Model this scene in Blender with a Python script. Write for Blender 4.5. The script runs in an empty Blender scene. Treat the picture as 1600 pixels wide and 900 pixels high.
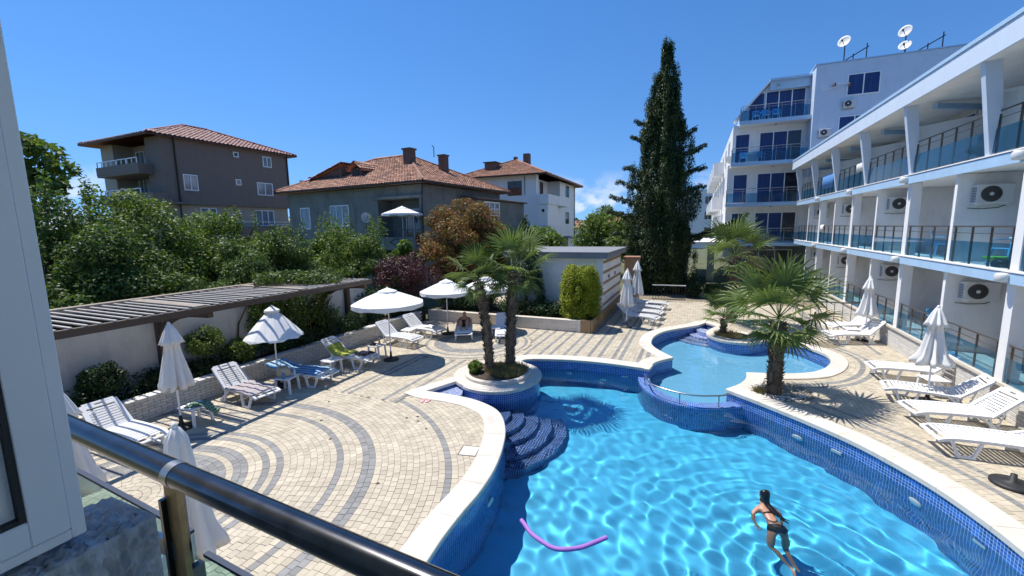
import bpy, bmesh, math, random
import numpy as np
from mathutils import Vector, Matrix
from mathutils.geometry import delaunay_2d_cdt

# ---------------------------------------------------------------- camera, sky, sun, exposure
sc = bpy.context.scene
col = sc.collection
R = math.radians
cam = bpy.data.cameras.new('camera'); cam_o = bpy.data.objects.new('camera', cam); col.objects.link(cam_o)
cam.sensor_width = 36.0; cam.lens = 14.96; cam.clip_start = 0.02; cam.clip_end = 6000
cam_o.matrix_world = Matrix.Translation((0, 0, 4.4)) @ Matrix.Rotation(R(23.32), 4, 'Z') @ Matrix.Rotation(R(90 - 8.0), 4, 'X') @ Matrix.Rotation(R(-0.9), 4, 'Z')
sc.camera = cam_o

SHADOW = Vector((0.46, -0.09, -1.0)).normalized()          # the way the sunlight travels
ELEV = math.asin(-SHADOW.z); AZ = math.atan2(-SHADOW.x, -SHADOW.y)   # clockwise from +Y
w = bpy.data.worlds.new('World'); sc.world = w; w.use_nodes = True
wn = w.node_tree; bgn = wn.nodes['Background']
sky = wn.nodes.new('ShaderNodeTexSky'); sky.sky_type = 'NISHITA'; sky.sun_disc = False
sky.sun_elevation = ELEV; sky.sun_rotation = AZ; sky.altitude = 0; sky.air_density = 1.0; sky.dust_density = 0.0; sky.ozone_density = 3.0
# clear dry air: the pale band at the horizon is lifted out by reading the sky a little higher, the same all round
stc = wn.nodes.new('ShaderNodeTexCoord'); vab = wn.nodes.new('ShaderNodeVectorMath'); vab.operation = 'MULTIPLY_ADD'; vab.inputs[1].default_value = (1, 1, .85); vab.inputs[2].default_value = (0, 0, .17)
vno = wn.nodes.new('ShaderNodeVectorMath'); vno.operation = 'NORMALIZE'; wn.links.new(stc.outputs['Generated'], vab.inputs[0]); wn.links.new(vab.outputs[0], vno.inputs[0]); wn.links.new(vno.outputs[0], sky.inputs['Vector'])
# low fair-weather clouds all round the horizon
tc = wn.nodes.new('ShaderNodeTexCoord'); sep = wn.nodes.new('ShaderNodeSeparateXYZ'); wn.links.new(tc.outputs['Generated'], sep.inputs[0])
mp = wn.nodes.new('ShaderNodeMapping'); mp.inputs['Scale'].default_value = (6.0, 6.0, 9.0); mp.inputs['Location'].default_value = (6.85, 4.45, 1.5); mp.inputs['Rotation'].default_value = (0, 0, R(0))
wn.links.new(tc.outputs['Generated'], mp.inputs[0])
nz = wn.nodes.new('ShaderNodeTexNoise'); nz.inputs['Scale'].default_value = 1.6; nz.inputs['Detail'].default_value = 8; nz.inputs['Roughness'].default_value = 0.55
wn.links.new(mp.outputs[0], nz.inputs['Vector'])
r1 = wn.nodes.new('ShaderNodeMapRange'); r1.inputs['From Min'].default_value = 0.54; r1.inputs['From Max'].default_value = 0.64
wn.links.new(nz.outputs['Fac'], r1.inputs['Value'])
r2 = wn.nodes.new('ShaderNodeMapRange'); r2.inputs['From Min'].default_value = 0.125; r2.inputs['From Max'].default_value = 0.05; wn.links.new(sep.outputs['Z'], r2.inputs['Value'])
mu = wn.nodes.new('ShaderNodeMath'); mu.operation = 'MULTIPLY'; wn.links.new(r1.outputs[0], mu.inputs[0]); wn.links.new(r2.outputs[0], mu.inputs[1])
mu2 = wn.nodes.new('ShaderNodeMath'); mu2.operation = 'MULTIPLY'; mu2.inputs[1].default_value = 0.75; wn.links.new(mu.outputs[0], mu2.inputs[0])
mx = wn.nodes.new('ShaderNodeMix'); mx.data_type = 'RGBA'; wn.links.new(mu2.outputs[0], mx.inputs['Factor'])
hs = wn.nodes.new('ShaderNodeHueSaturation'); hs.inputs['Saturation'].default_value = 1.27; hs.inputs['Hue'].default_value = .505; wn.links.new(sky.outputs[0], hs.inputs['Color']); wn.links.new(hs.outputs[0], mx.inputs['A']); mx.inputs['B'].default_value = (5.6, 5.9, 6.5, 1)
wn.links.new(mx.outputs['Result'], bgn.inputs['Color']); bgn.inputs['Strength'].default_value = 0.125

sl = bpy.data.lights.new('sun', 'SUN'); sl.energy = 4.2; sl.angle = R(0.53); sl.color = (1.0, 0.955, 0.88)
sun = bpy.data.objects.new('sun', sl); col.objects.link(sun); sun.rotation_euler = SHADOW.to_track_quat('-Z', 'Y').to_euler(); sun.location = (-20, 5, 40)
sl.cycles.is_caustics_light = True                                                # real caustics through the water
sc.render.engine = 'CYCLES'
sc.cycles.use_denoising = True
try: sc.cycles.denoiser = 'OPENIMAGEDENOISE'
except Exception: pass
sc.cycles.max_bounces = 8; sc.cycles.diffuse_bounces = 3; sc.cycles.glossy_bounces = 3; sc.cycles.transmission_bounces = 6; sc.cycles.transparent_max_bounces = 12
sc.cycles.caustics_reflective = False; sc.cycles.caustics_refractive = True
sc.cycles.sample_clamp_indirect = 6.0; sc.cycles.use_adaptive_sampling = True; sc.cycles.adaptive_threshold = 0.02
vs = sc.view_settings; vs.view_transform = 'Standard'; vs.look = 'None'; vs.exposure = 0.46; vs.gamma = 1.0; vs.use_curve_mapping = False

# ---------------------------------------------------------------- helpers
rnd = random.Random(7)
def link(o, parent=None):
    col.objects.link(o)
    if parent is not None: o.parent = parent
    return o
def tag(o, label=None, cat=None, group=None, kind=None):
    if label: o['label'] = label
    if cat: o['category'] = cat
    if group: o['group'] = group
    if kind: o['kind'] = kind
    return o
def thing(name, label, cat, loc=(0, 0, 0), rz=0.0, group=None):
    o = bpy.data.objects.new(name, None); link(o); o.location = loc; o.rotation_euler = (0, 0, rz); o.empty_display_size = .2
    return tag(o, label, cat, group)
def kids(o): return [c for c in col.objects if c.parent == o]
CH = {}
def children_map():
    m = {}
    for o in col.objects:
        if o.parent: m.setdefault(o.parent.name, []).append(o)
    return m
def copy_tree(o, cmap, parent=None):
    c = o.copy(); col.objects.link(c)
    if parent is not None: c.parent = parent
    for ch in cmap.get(o.name, []): copy_tree(ch, cmap, c)
    return c
class MB:
    def __init__(s): s.v = []; s.f = []; s.sm = []
    def add(s, vs, fs, sm=False):
        b = len(s.v); s.v += [tuple(p) for p in vs]; s.f += [tuple(i + b for i in f) for f in fs]; s.sm += [sm] * len(fs); return s
    def box(s, x0, x1, y0, y1, z0, z1):
        return s.add([(x, y, z) for x in (x0, x1) for y in (y0, y1) for z in (z0, z1)], [(0, 1, 3, 2), (4, 6, 7, 5), (0, 4, 5, 1), (2, 3, 7, 6), (0, 2, 6, 4), (1, 5, 7, 3)])
    def bbox(s, x0, x1, y0, y1, z0, z1, b=.01):
        """box with chamfered vertical and top edges"""
        b = min(b, (x1 - x0) * .45, (y1 - y0) * .45, (z1 - z0) * .45)
        def ring(i, z): return [(x0 + b - i, y0 - i + b * 0 + (0 if i else b), z)] if 0 else None
        def oct(e, z):
            X0, X1, Y0, Y1 = x0 + e, x1 - e, y0 + e, y1 - e; c = b * .6
            return [(X0 + c, Y0, z), (X1 - c, Y0, z), (X1, Y0 + c, z), (X1, Y1 - c, z), (X1 - c, Y1, z), (X0 + c, Y1, z), (X0, Y1 - c, z), (X0, Y0 + c, z)]
        vs = oct(b, z0) + oct(0, z0 + b) + oct(0, z1 - b) + oct(b, z1)
        fs = [tuple(range(7, -1, -1)), tuple(range(24, 32))]
        for k in range(3):
            for i in range(8): fs.append((k * 8 + i, k * 8 + (i + 1) % 8, k * 8 + 8 + (i + 1) % 8, k * 8 + 8 + i))
        return s.add(vs, fs)
    def hexa(s, lo, hi):
        """two quads (lower, upper), four points each, counter-clockwise from above"""
        return s.add(list(lo) + list(hi), [(3, 2, 1, 0), (4, 5, 6, 7), (0, 1, 5, 4), (1, 2, 6, 5), (2, 3, 7, 6), (3, 0, 4, 7)])
    def bar(s, a, b, w, h, up=(0, 0, 1)):
        a = Vector(a); b = Vector(b); d = (b - a).normalized(); u = Vector(up)
        if abs(d.dot(u)) > .98: u = Vector((1, 0, 0))
        x = d.cross(u).normalized() * w / 2; y = x.cross(d).normalized() * h / 2
        return s.add([p + q for p in (a, b) for q in (-x - y, x - y, x + y, -x + y)], [(3, 2, 1, 0), (4, 5, 6, 7), (0, 1, 5, 4), (1, 2, 6, 5), (2, 3, 7, 6), (3, 0, 4, 7)])
    def tube(s, pts, r, n=8, cap=True, sm=True):
        pts = [Vector(p) for p in pts]; rs = r if hasattr(r, '__len__') else [r] * len(pts); vs = []; fs = []; prev = None
        for i, p in enumerate(pts):
            d = (pts[min(i + 1, len(pts) - 1)] - pts[max(i - 1, 0)]).normalized()
            if prev is None:
                u = Vector((0, 0, 1)) if abs(d.z) < .9 else Vector((1, 0, 0)); x = d.cross(u).normalized()
            else: x = (prev - d * prev.dot(d)).normalized()
            prev = x; y = d.cross(x)
            vs += [p + (x * math.cos(2 * math.pi * k / n) + y * math.sin(2 * math.pi * k / n)) * rs[i] for k in range(n)]
        for i in range(len(pts) - 1):
            for k in range(n): fs.append((i * n + k, i * n + (k + 1) % n, (i + 1) * n + (k + 1) % n, (i + 1) * n + k))
        s.add(vs, fs, sm)
        if cap: s.add(vs[:n], [tuple(range(n - 1, -1, -1))]); s.add(vs[-n:], [tuple(range(n))])
        return s
    def lathe(s, prof, c=(0, 0, 0), n=16, sm=True, wob=None):
        vs = []; fs = []
        for j, (r, z) in enumerate(prof):
            for k in range(n):
                a = 2 * math.pi * k / n; q = r * (wob(a, j) if wob else 1); vs.append((c[0] + q * math.cos(a), c[1] + q * math.sin(a), c[2] + z))
        for j in range(len(prof) - 1):
            for k in range(n): fs.append((j * n + k, j * n + (k + 1) % n, (j + 1) * n + (k + 1) % n, (j + 1) * n + k))
        fs.append(tuple(range(n - 1, -1, -1))); fs.append(tuple((len(prof) - 1) * n + k for k in range(n)))
        return s.add(vs, fs, sm)
    def prism(s, poly, z0, z1):
        n = len(poly); vs = [(x, y, z0) for x, y in poly] + [(x, y, z1) for x, y in poly]
        fs = [tuple(range(n - 1, -1, -1)), tuple(range(n, 2 * n))] + [(i, (i + 1) % n, n + (i + 1) % n, n + i) for i in range(n)]
        return s.add(vs, fs)
    def build(s, name, mat, parent=None, loc=None, rz=None, kind=None):
        me = bpy.data.meshes.new(name); me.from_pydata(s.v, [], s.f); me.polygons.foreach_set('use_smooth', s.sm)
        me.materials.append(mat); me.update(); o = bpy.data.objects.new(name, me); link(o, parent)
        if loc is not None: o.location = loc
        if rz is not None: o.rotation_euler = (0, 0, rz)
        if kind: o['kind'] = kind
        return o
def inst(me, name, parent, loc=(0, 0, 0), rot=(0, 0, 0), scale=(1, 1, 1)):
    o = bpy.data.objects.new(name, me); link(o, parent); o.location = loc; o.rotation_euler = rot; o.scale = scale; return o
def mesh_np(name, v, f, mat, parent=None, smooth=False, kind=None):
    """v (n,3) array, f (m,k) array of equal-sized faces"""
    v = np.asarray(v, np.float32); f = np.asarray(f, np.int32); m, k = f.shape
    me = bpy.data.meshes.new(name); me.vertices.add(len(v)); me.vertices.foreach_set('co', v.ravel())
    me.loops.add(m * k); me.loops.foreach_set('vertex_index', f.ravel()); me.polygons.add(m)
    me.polygons.foreach_set('loop_start', np.arange(0, m * k, k, dtype=np.int32))
    try: me.polygons.foreach_set('loop_total', np.full(m, k, np.int32))
    except Exception: pass
    me.polygons.foreach_set('use_smooth', np.full(m, bool(smooth)))
    me.materials.append(mat); me.update(calc_edges=True); me.validate()
    o = bpy.data.objects.new(name, me); link(o, parent)
    if kind: o['kind'] = kind
    return o

# ---------------------------------------------------------------- materials
def nodes(name):
    m = bpy.data.materials.new(name); m.use_nodes = True; nt = m.node_tree; return m, nt, nt.nodes['Principled BSDF'], nt.nodes['Material Output']
def pm(name, c, rough=.6, var=.12, scale=6.0, bump=.0, bscale=60.0, metal=0.0, spec=.5, isl=0.0, dirt=0.0, stretch=None):
    """procedural principled: noise-driven tint, optional per-piece tint, fine bump, streaky dirt"""
    m, nt, p, out = nodes(name); N = nt.nodes.new; L = nt.links.new
    p.inputs['Roughness'].default_value = rough; p.inputs['Metallic'].default_value = metal
    p.inputs['Specular IOR Level'].default_value = spec
    co = N('ShaderNodeTexCoord'); src = co.outputs['Object']
    if stretch: mpn = N('ShaderNodeMapping'); mpn.inputs['Scale'].default_value = stretch; L(src, mpn.inputs[0]); src = mpn.outputs[0]
    n = N('ShaderNodeTexNoise'); n.inputs['Scale'].default_value = scale; n.inputs['Detail'].default_value = 6; n.inputs['Roughness'].default_value = .6; L(src, n.inputs['Vector'])
    mr = N('ShaderNodeMapRange'); mr.inputs['From Min'].default_value = .25; mr.inputs['From Max'].default_value = .75; mr.inputs['To Min'].default_value = 1 - var; mr.inputs['To Max'].default_value = 1 + var; L(n.outputs['Fac'], mr.inputs['Value'])
    val = mr.outputs[0]
    if isl:
        g = N('ShaderNodeNewGeometry'); oi = N('ShaderNodeObjectInfo'); ad = N('ShaderNodeMath'); ad.operation = 'ADD'; L(g.outputs['Random Per Island'], ad.inputs[0]); L(oi.outputs['Random'], ad.inputs[1])
        fr = N('ShaderNodeMath'); fr.operation = 'FRACT'; L(ad.outputs[0], fr.inputs[0])
        m2 = N('ShaderNodeMapRange'); m2.inputs['To Min'].default_value = 1 - isl; m2.inputs['To Max'].default_value = 1 + isl; L(fr.outputs[0], m2.inputs['Value'])
        mm = N('ShaderNodeMath'); mm.operation = 'MULTIPLY'; L(val, mm.inputs[0]); L(m2.outputs[0], mm.inputs[1]); val = mm.outputs[0]
    if dirt:
        n3 = N('ShaderNodeTexNoise'); n3.inputs['Scale'].default_value = 1.3; n3.inputs['Detail'].default_value = 8; n3.inputs['Roughness'].default_value = .7
        mp3 = N('ShaderNodeMapping'); mp3.inputs['Scale'].default_value = (1.6, 1.6, .5); L(co.outputs['Object'], mp3.inputs[0]); L(mp3.outputs[0], n3.inputs['Vector'])
        m3 = N('ShaderNodeMapRange'); m3.inputs['From Min'].default_value = .5; m3.inputs['From Max'].default_value = .75; m3.inputs['To Min'].default_value = 1; m3.inputs['To Max'].default_value = 1 - dirt; L(n3.outputs['Fac'], m3.inputs['Value'])
        mm = N('ShaderNodeMath'); mm.operation = 'MULTIPLY'; L(val, mm.inputs[0]); L(m3.outputs[0], mm.inputs[1]); val = mm.outputs[0]
    vm = N('ShaderNodeVectorMath'); vm.operation = 'SCALE'; vm.inputs[0].default_value = c; L(val, vm.inputs['Scale']); L(vm.outputs[0], p.inputs['Base Color'])
    if bump:
        n2 = N('ShaderNodeTexNoise'); n2.inputs['Scale'].default_value = bscale; n2.inputs['Detail'].default_value = 4; L(src, n2.inputs['Vector'])
        b = N('ShaderNodeBump'); b.inputs['Strength'].default_value = bump; b.inputs['Distance'].default_value = .01; L(n2.outputs['Fac'], b.inputs['Height']); L(b.outputs[0], p.inputs['Normal'])
    return m
def leafmat(name, dark, light, trans=.3, third=None, tw=.15, byobj=0.0, rough=.55):
    m, nt, p, out = nodes(name); N = nt.nodes.new; L = nt.links.new
    g = N('ShaderNodeNewGeometry'); cr = N('ShaderNodeValToRGB'); no = N('ShaderNodeTexNoise'); no.inputs['Scale'].default_value = 1.5; no.inputs['Detail'].default_value = 3; cq = N('ShaderNodeTexCoord'); L(cq.outputs['Object'], no.inputs['Vector'])
    nr = N('ShaderNodeMapRange'); nr.inputs['From Min'].default_value = .3; nr.inputs['From Max'].default_value = .7; L(no.outputs['Fac'], nr.inputs['Value']); fm = N('ShaderNodeMix'); fm.inputs['Factor'].default_value = .38; L(g.outputs['Random Per Island'], fm.inputs['A']); L(nr.outputs[0], fm.inputs['B'])
    if byobj:
        oi = N('ShaderNodeObjectInfo'); f2_ = N('ShaderNodeMix'); f2_.inputs['Factor'].default_value = byobj; L(fm.outputs['Result'], f2_.inputs['A']); L(oi.outputs['Random'], f2_.inputs['B']); L(f2_.outputs['Result'], cr.inputs[0])
    else: L(fm.outputs['Result'], cr.inputs[0])
    e = cr.color_ramp.elements; e[0].color = (*dark, 1); e[0].position = 0; e[1].color = (*light, 1); e[1].position = 1 - (tw if third else 0)
    if third: k = e.new(1.0); k.color = (*third, 1)
    L(cr.outputs[0], p.inputs['Base Color']); p.inputs['Roughness'].default_value = rough; p.inputs['Specular IOR Level'].default_value = .4
    t = N('ShaderNodeBsdfTranslucent'); br = N('ShaderNodeVectorMath'); br.operation = 'MULTIPLY'; br.inputs[1].default_value = (1.25, 1.35, .6); L(cr.outputs[0], br.inputs[0]); L(br.outputs[0], t.inputs['Color'])
    mxn = N('ShaderNodeMixShader'); mxn.inputs[0].default_value = trans; L(p.outputs[0], mxn.inputs[1]); L(t.outputs[0], mxn.inputs[2]); L(mxn.outputs[0], out.inputs['Surface'])
    return m
def glassmat(name, tint, refl=1.0, dens=0.0):
    """thin architectural pane: tinted see-through with fresnel reflection"""
    m, nt, p, out = nodes(name); N = nt.nodes.new; L = nt.links.new; nt.nodes.remove(p)
    t = N('ShaderNodeBsdfTransparent'); t.inputs[0].default_value = (*tint, 1); g = N('ShaderNodeBsdfGlossy'); g.inputs['Roughness'].default_value = .02
    f = N('ShaderNodeLayerWeight'); f.inputs['Blend'].default_value = .5; pw = N('ShaderNodeMath'); pw.operation = 'POWER'; pw.inputs[1].default_value = 5; L(f.outputs['Facing'], pw.inputs[0]); ml = N('ShaderNodeMath'); ml.operation = 'MULTIPLY_ADD'; ml.inputs[1].default_value = .9 * refl; ml.inputs[2].default_value = .05 * refl; L(pw.outputs[0], ml.inputs[0])
    d = N('ShaderNodeBsdfDiffuse'); d.inputs[0].default_value = (*tint, 1); m0 = N('ShaderNodeMixShader'); m0.inputs[0].default_value = dens; L(t.outputs[0], m0.inputs[1]); L(d.outputs[0], m0.inputs[2])
    mxn = N('ShaderNodeMixShader'); L(ml.outputs[0], mxn.inputs[0]); L(m0.outputs[0], mxn.inputs[1]); L(g.outputs[0], mxn.inputs[2]); L(mxn.outputs[0], out.inputs['Surface'])
    return m
def gridmat(name, c, grout, size, gap=.12, var=.35, rough=.15, uv=True):
    """small glazed tiles on a grid laid by the surface's own uv (metres)"""
    m, nt, p, out = nodes(name); N = nt.nodes.new; L = nt.links.new
    co = N('ShaderNodeTexCoord'); src = co.outputs['UV'] if uv else co.outputs['Object']
    sc_ = N('ShaderNodeVectorMath'); sc_.operation = 'SCALE'; sc_.inputs['Scale'].default_value = 1 / size; L(src, sc_.inputs[0])
    fr = N('ShaderNodeVectorMath'); fr.operation = 'FRACTION'; L(sc_.outputs[0], fr.inputs[0]); fl = N('ShaderNodeVectorMath'); fl.operation = 'FLOOR'; L(sc_.outputs[0], fl.inputs[0])
    wn_ = N('ShaderNodeTexWhiteNoise'); L(fl.outputs[0], wn_.inputs['Vector']); mr = N('ShaderNodeMapRange'); mr.inputs['To Min'].default_value = 1 - var; mr.inputs['To Max'].default_value = 1 + var; L(wn_.outputs['Value'], mr.inputs['Value'])
    vm = N('ShaderNodeVectorMath'); vm.operation = 'SCALE'; vm.inputs[0].default_value = c; L(mr.outputs[0], vm.inputs['Scale'])
    sp = N('ShaderNodeSeparateXYZ'); L(fr.outputs[0], sp.inputs[0]); a = N('ShaderNodeMath'); a.operation = 'LESS_THAN'; a.inputs[1].default_value = gap; L(sp.outputs[0], a.inputs[0]); b = N('ShaderNodeMath'); b.operation = 'LESS_THAN'; b.inputs[1].default_value = gap; L(sp.outputs[1], b.inputs[0])
    mxm = N('ShaderNodeMath'); mxm.operation = 'MAXIMUM'; L(a.outputs[0], mxm.inputs[0]); L(b.outputs[0], mxm.inputs[1])
    mxn = N('ShaderNodeMix'); mxn.data_type = 'RGBA'; L(mxm.outputs[0], mxn.inputs['Factor']); L(vm.outputs[0], mxn.inputs['A']); mxn.inputs['B'].default_value = (*grout, 1); L(mxn.outputs['Result'], p.inputs['Base Color'])
    p.inputs['Roughness'].default_value = rough
    bp = N('ShaderNodeBump'); bp.invert = True; bp.inputs['Strength'].default_value = .4; bp.inputs['Distance'].default_value = .004; L(mxm.outputs[0], bp.inputs['Height']); L(bp.outputs[0], p.inputs['Normal'])
    return m
M = {}
M['paver'] = pm('cream_paver', (.505, .44, .335), .8, .14, 2.2, .25, 120, isl=.12, dirt=.20)
M['paver_grey'] = pm('grey_paver', (.25, .245, .235), .8, .14, 3, .25, 120, isl=.14)
M['mortar'] = pm('sand_joint', (.23, .19, .135), .95, .2, 20, .3, 90)
M['coping'] = pm('pale_limestone', (.70, .635, .545), .55, .07, 3, .12, 140, isl=.06, dirt=.22)
M['mosaic'] = gridmat('blue_mosaic', (.018, .11, .42), (.52, .62, .76), .056, .13, .45)
M['mosaic_dark'] = gridmat('navy_mosaic', (.014, .04, .20), (.45, .6, .75), .06, .10, .5)
M['floor_blue'] = pm('pool_plaster', (.075, .54, .84), .5, .05, 1.2)
M['floor_pale'] = pm('shallow_plaster', (.22, .58, .84), .5, .04, 2.0)
M['white_wall'] = pm('white_plaster', (.83, .82, .80), .8, .06, 2, .12, 80, dirt=.18)
M['white_clean'] = pm('white_paint', (.84, .83, .81), .6, .03, 3, .05, 60)
M['white_plastic'] = pm('white_plastic', (.82, .82, .82), .38, .03, 5)
M['blue_band'] = pm('sky_blue_paint', (.40, .58, .77), .6, .05, 2.5, dirt=.12)
M['blue_wall'] = pm('pale_blue_plaster', (.60, .69, .80), .75, .04, 2.5, .08, 80, dirt=.08)
M['steel'] = pm('brushed_steel', (.42, .41, .39), .32, .12, 30, metal=.9)
M['rail_dark'] = pm('bronze_steel', (.20, .17, .14), .35, .15, 20, metal=.8)
M['glass_blue'] = glassmat('blue_glass', (.20, .46, .66), .8, .06)
M['glass_green'] = glassmat('green_glass', (.72, .90, .89), 1.0, .01)
M['curtain'] = pm('navy_curtain', (.010, .045, .17), .6, .6, 2.2, stretch=(7, 7, .25))
M['win_dark'] = pm('dark_window_glass', (.012, .016, .03), .05, .3, 1.2, spec=.8)
M['win_pale'] = pm('net_curtain_glass', (.17, .21, .25), .08, .5, 2.0, spec=.8, stretch=(3, 3, .4))
M['pvc'] = pm('white_pvc', (.88, .89, .89), .35, .02, 4)
M['canvas'] = pm('white_canvas', (.80, .79, .77), .85, .05, 4, .1, 200)
M['black'] = pm('black_rubber', (.02, .02, .022), .6, .2, 8)
M['wood_dark'] = pm('dark_stained_wood', (.075, .05, .036), .65, .3, 5, .2, 60, stretch=(1, 8, 8))
M['wood_grey'] = pm('weathered_wood', (.30, .25, .20), .75, .25, 6, .2, 60)
M['wood_pale'] = pm('sun_bleached_slat', (.47, .43, .38), .75, .15, 6, .2, 60)
M['shade_black'] = pm('shade_boards', (.014, .012, .011), .8, .3, 6, .2, 60)  # near-black colour stands in for the shade behind the pergola
M['wood_tan'] = pm('tan_wood_cladding', (.36, .23, .12), .6, .2, 5, .15, 50)
M['brick_white'] = pm('whitewashed_brick', (.62, .60, .56), .8, .08, 8, .3, 60, isl=.08, dirt=.15)
M['soil'] = pm('soil', (.07, .05, .035), .95, .4, 12, .6, 40)
M['pebble'] = pm('white_pebble', (.68, .66, .62), .6, .1, 20, isl=.2)
M['grey_plaster'] = pm('grey_render', (.215, .225, .21), .9, .22, 1.1, .2, 60, dirt=.42)
M['brown_plaster'] = pm('brown_render', (.225, .175, .15), .85, .06, 2, .1, 60, dirt=.06)
M['beige_plaster'] = pm('beige_render', (.44, .37, .30), .85, .06, 2, .1, 60)
M['terracotta'] = pm('terracotta_tile', (.40, .205, .135), .8, .34, 1.4, .2, 60, isl=.42, dirt=.3)
M['red_metal'] = pm('red_roof_tile', (.30, .12, .11), .6, .08, 4, isl=.1)
M['gutter'] = pm('dark_gutter', (.03, .028, .03), .4, .2, 8)
M['chimney'] = pm('chimney_brick', (.13, .085, .07), .9, .25, 8, .3, 40)
M['felt'] = pm('grey_roof_felt', (.22, .23, .25), .85, .10, 3, .2, 80)
M['ac'] = pm('ac_casing', (.66, .66, .64), .5, .04, 6)
M['ac_dark'] = pm('ac_grille', (.05, .05, .05), .5, .2, 40)
M['blue_plastic'] = pm('light_blue_plastic', (.20, .55, .85), .35, .05, 5)
M['trunk'] = pm('bark', (.085, .06, .042), .95, .35, 14, .8, 30, stretch=(3, 3, .8))
M['palm_trunk'] = pm('palm_fibre', (.15, .105, .07), .98, .45, 25, .9, 50, isl=.45)
M['skin'] = pm('skin', (.46, .24, .155), .45, .08, 6)
M['hair'] = pm('black_hair', (.008, .007, .007), .35, .3, 60)
M['swim_black'] = pm('black_swimwear', (.008, .008, .01), .6, .2, 30)
M['noodle'] = pm('violet_foam', (.36, .16, .52), .7, .08, 30)
M['ground'] = pm('dry_ground', (.10, .11, .055), .95, .35, .3, .3, 4)
M['asphalt'] = pm('asphalt', (.06, .06, .06), .9, .2, 6, .3, 90)
M['lf_tree'] = leafmat('mixed_green_leaf', (.035, .075, .014), (.20, .27, .06), .36, (.36, .40, .16))
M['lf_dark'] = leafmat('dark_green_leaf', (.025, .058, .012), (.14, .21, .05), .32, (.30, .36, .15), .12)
M['lf_light'] = leafmat('light_green_leaf', (.06, .12, .018), (.19, .27, .045), .35)
M['lf_red'] = leafmat('photinia_leaf', (.05, .085, .018), (.20, .14, .04), .3, (.52, .13, .07), .50)
M['lf_purple'] = leafmat('maple_leaf', (.035, .012, .02), (.14, .05, .065), .25)
M['lf_yellow'] = leafmat('golden_thuja_leaf', (.13, .17, .012), (.42, .45, .03), .25)
M['lf_cyp'] = leafmat('cypress_leaf', (.015, .036, .010), (.065, .105, .028), .16)
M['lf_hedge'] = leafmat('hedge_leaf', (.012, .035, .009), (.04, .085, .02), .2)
M['lf_palm'] = leafmat('palm_leaf', (.03, .065, .016), (.25, .31, .10), .3, byobj=.55, rough=.42)
M['lf_dry'] = leafmat('dry_grass', (.20, .16, .07), (.36, .30, .15), .2)
M['lf_ivy'] = leafmat('climber_leaf', (.03, .07, .012), (.12, .17, .03), .3, (.26, .22, .04), .1)
# ---------------------------------------------------------------- pool outline (metres, water on the right of the walk)
def catmull(p, step=.12):
    p = [np.array(q, float) for q in p]
    if len(p) == 2:
        n = max(1, int(np.linalg.norm(p[1] - p[0]) / step)); return [tuple(p[0] + (p[1] - p[0]) * i / n) for i in range(n + 1)]
    P = [2 * p[0] - p[1]] + p + [2 * p[-1] - p[-2]]; out = []
    for i in range(1, len(P) - 2):
        a, b, c, d = P[i - 1:i + 3]; n = max(1, int(np.linalg.norm(c - b) / step))
        for k in range(n):
            t = k / n; out.append(tuple(.5 * (2 * b + (c - a) * t + (2 * a - 5 * b + 4 * c - d) * t * t + (3 * b - a - 3 * c + d) * t ** 3)))
    return out + [tuple(p[-1])]
RAW = [
 [(-3.14, 4.2), (-3.19, 4.7), (-3.20, 5.3), (-3.19, 5.8), (-3.23, 6.35), (-3.34, 6.95), (-3.52, 7.56), (-3.68, 7.98), (-3.97, 8.5), (-4.31, 8.88), (-4.76, 9.12), (-5.2, 9.25), (-5.77, 9.30), (-6.67, 9.28)],
 [(-6.67, 9.28), (-6.21, 10.39)],
 [(-6.21, 10.39), (-6.03, 10.15), (-5.74, 9.95), (-5.43, 9.86), (-5.02, 9.87), (-4.65, 10.02), (-4.33, 10.33), (-4.12, 10.77), (-4.07, 11.3), (-4.17, 11.68), (-4.39, 12.03), (-4.78, 12.39), (-5.10, 12.6), (-5.2, 12.74), (-5.10, 12.92), (-4.67, 13.13), (-3.73, 13.37), (-2.81, 13.46), (-1.88, 13.42), (-1.16, 13.29)],
 [(-1.16, 13.29), (-1.12, 13.83), (-1.0, 14.18), (-.76, 14.53), (-.55, 14.79)],
 [(-.55, 14.79), (-.96, 15.36), (-1.29, 15.97), (-1.42, 16.58), (-1.38, 17.52), (-1.05, 18.51), (-.39, 19.39), (.23, 20.15), (.56, 20.86)],
 [(.56, 20.86), (1.05, 20.2)],
 [(1.05, 20.2), (.72, 19.45), (.58, 18.85), (.68, 18.22), (.95, 17.81), (1.35, 17.57), (1.82, 17.58), (2.27, 17.85), (2.6, 18.2), (2.9, 18.42), (3.22, 18.42), (3.65, 18.07), (3.99, 17.45), (4.22, 16.84), (4.19, 16.2), (3.97, 15.55), (3.68, 15.04), (3.28, 14.59), (2.54, 14.2), (1.58, 13.95)],
 [(1.58, 13.95), (1.52, 13.43), (1.37, 12.98), (1.19, 12.66), (.93, 12.30)],
 [(.93, 12.30), (1.48, 11.82), (2.06, 11.27), (2.60, 10.72), (3.14, 10.08), (3.58, 9.35), (3.89, 8.67), (4.09, 7.98), (4.2, 7.4), (4.3, 6.5), (4.3, 5.4), (4.0, 3.8), (3.2, 2.4), (1.8, 1.6), (0, 1.4), (-1.6, 1.7), (-2.6, 2.4), (-3.0, 3.2), (-3.14, 4.2)]]
SEC = [catmull(s) for s in RAW]
OUT = []
for s in SEC: OUT += s[:-1]
OUTA = np.array(OUT)
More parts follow.
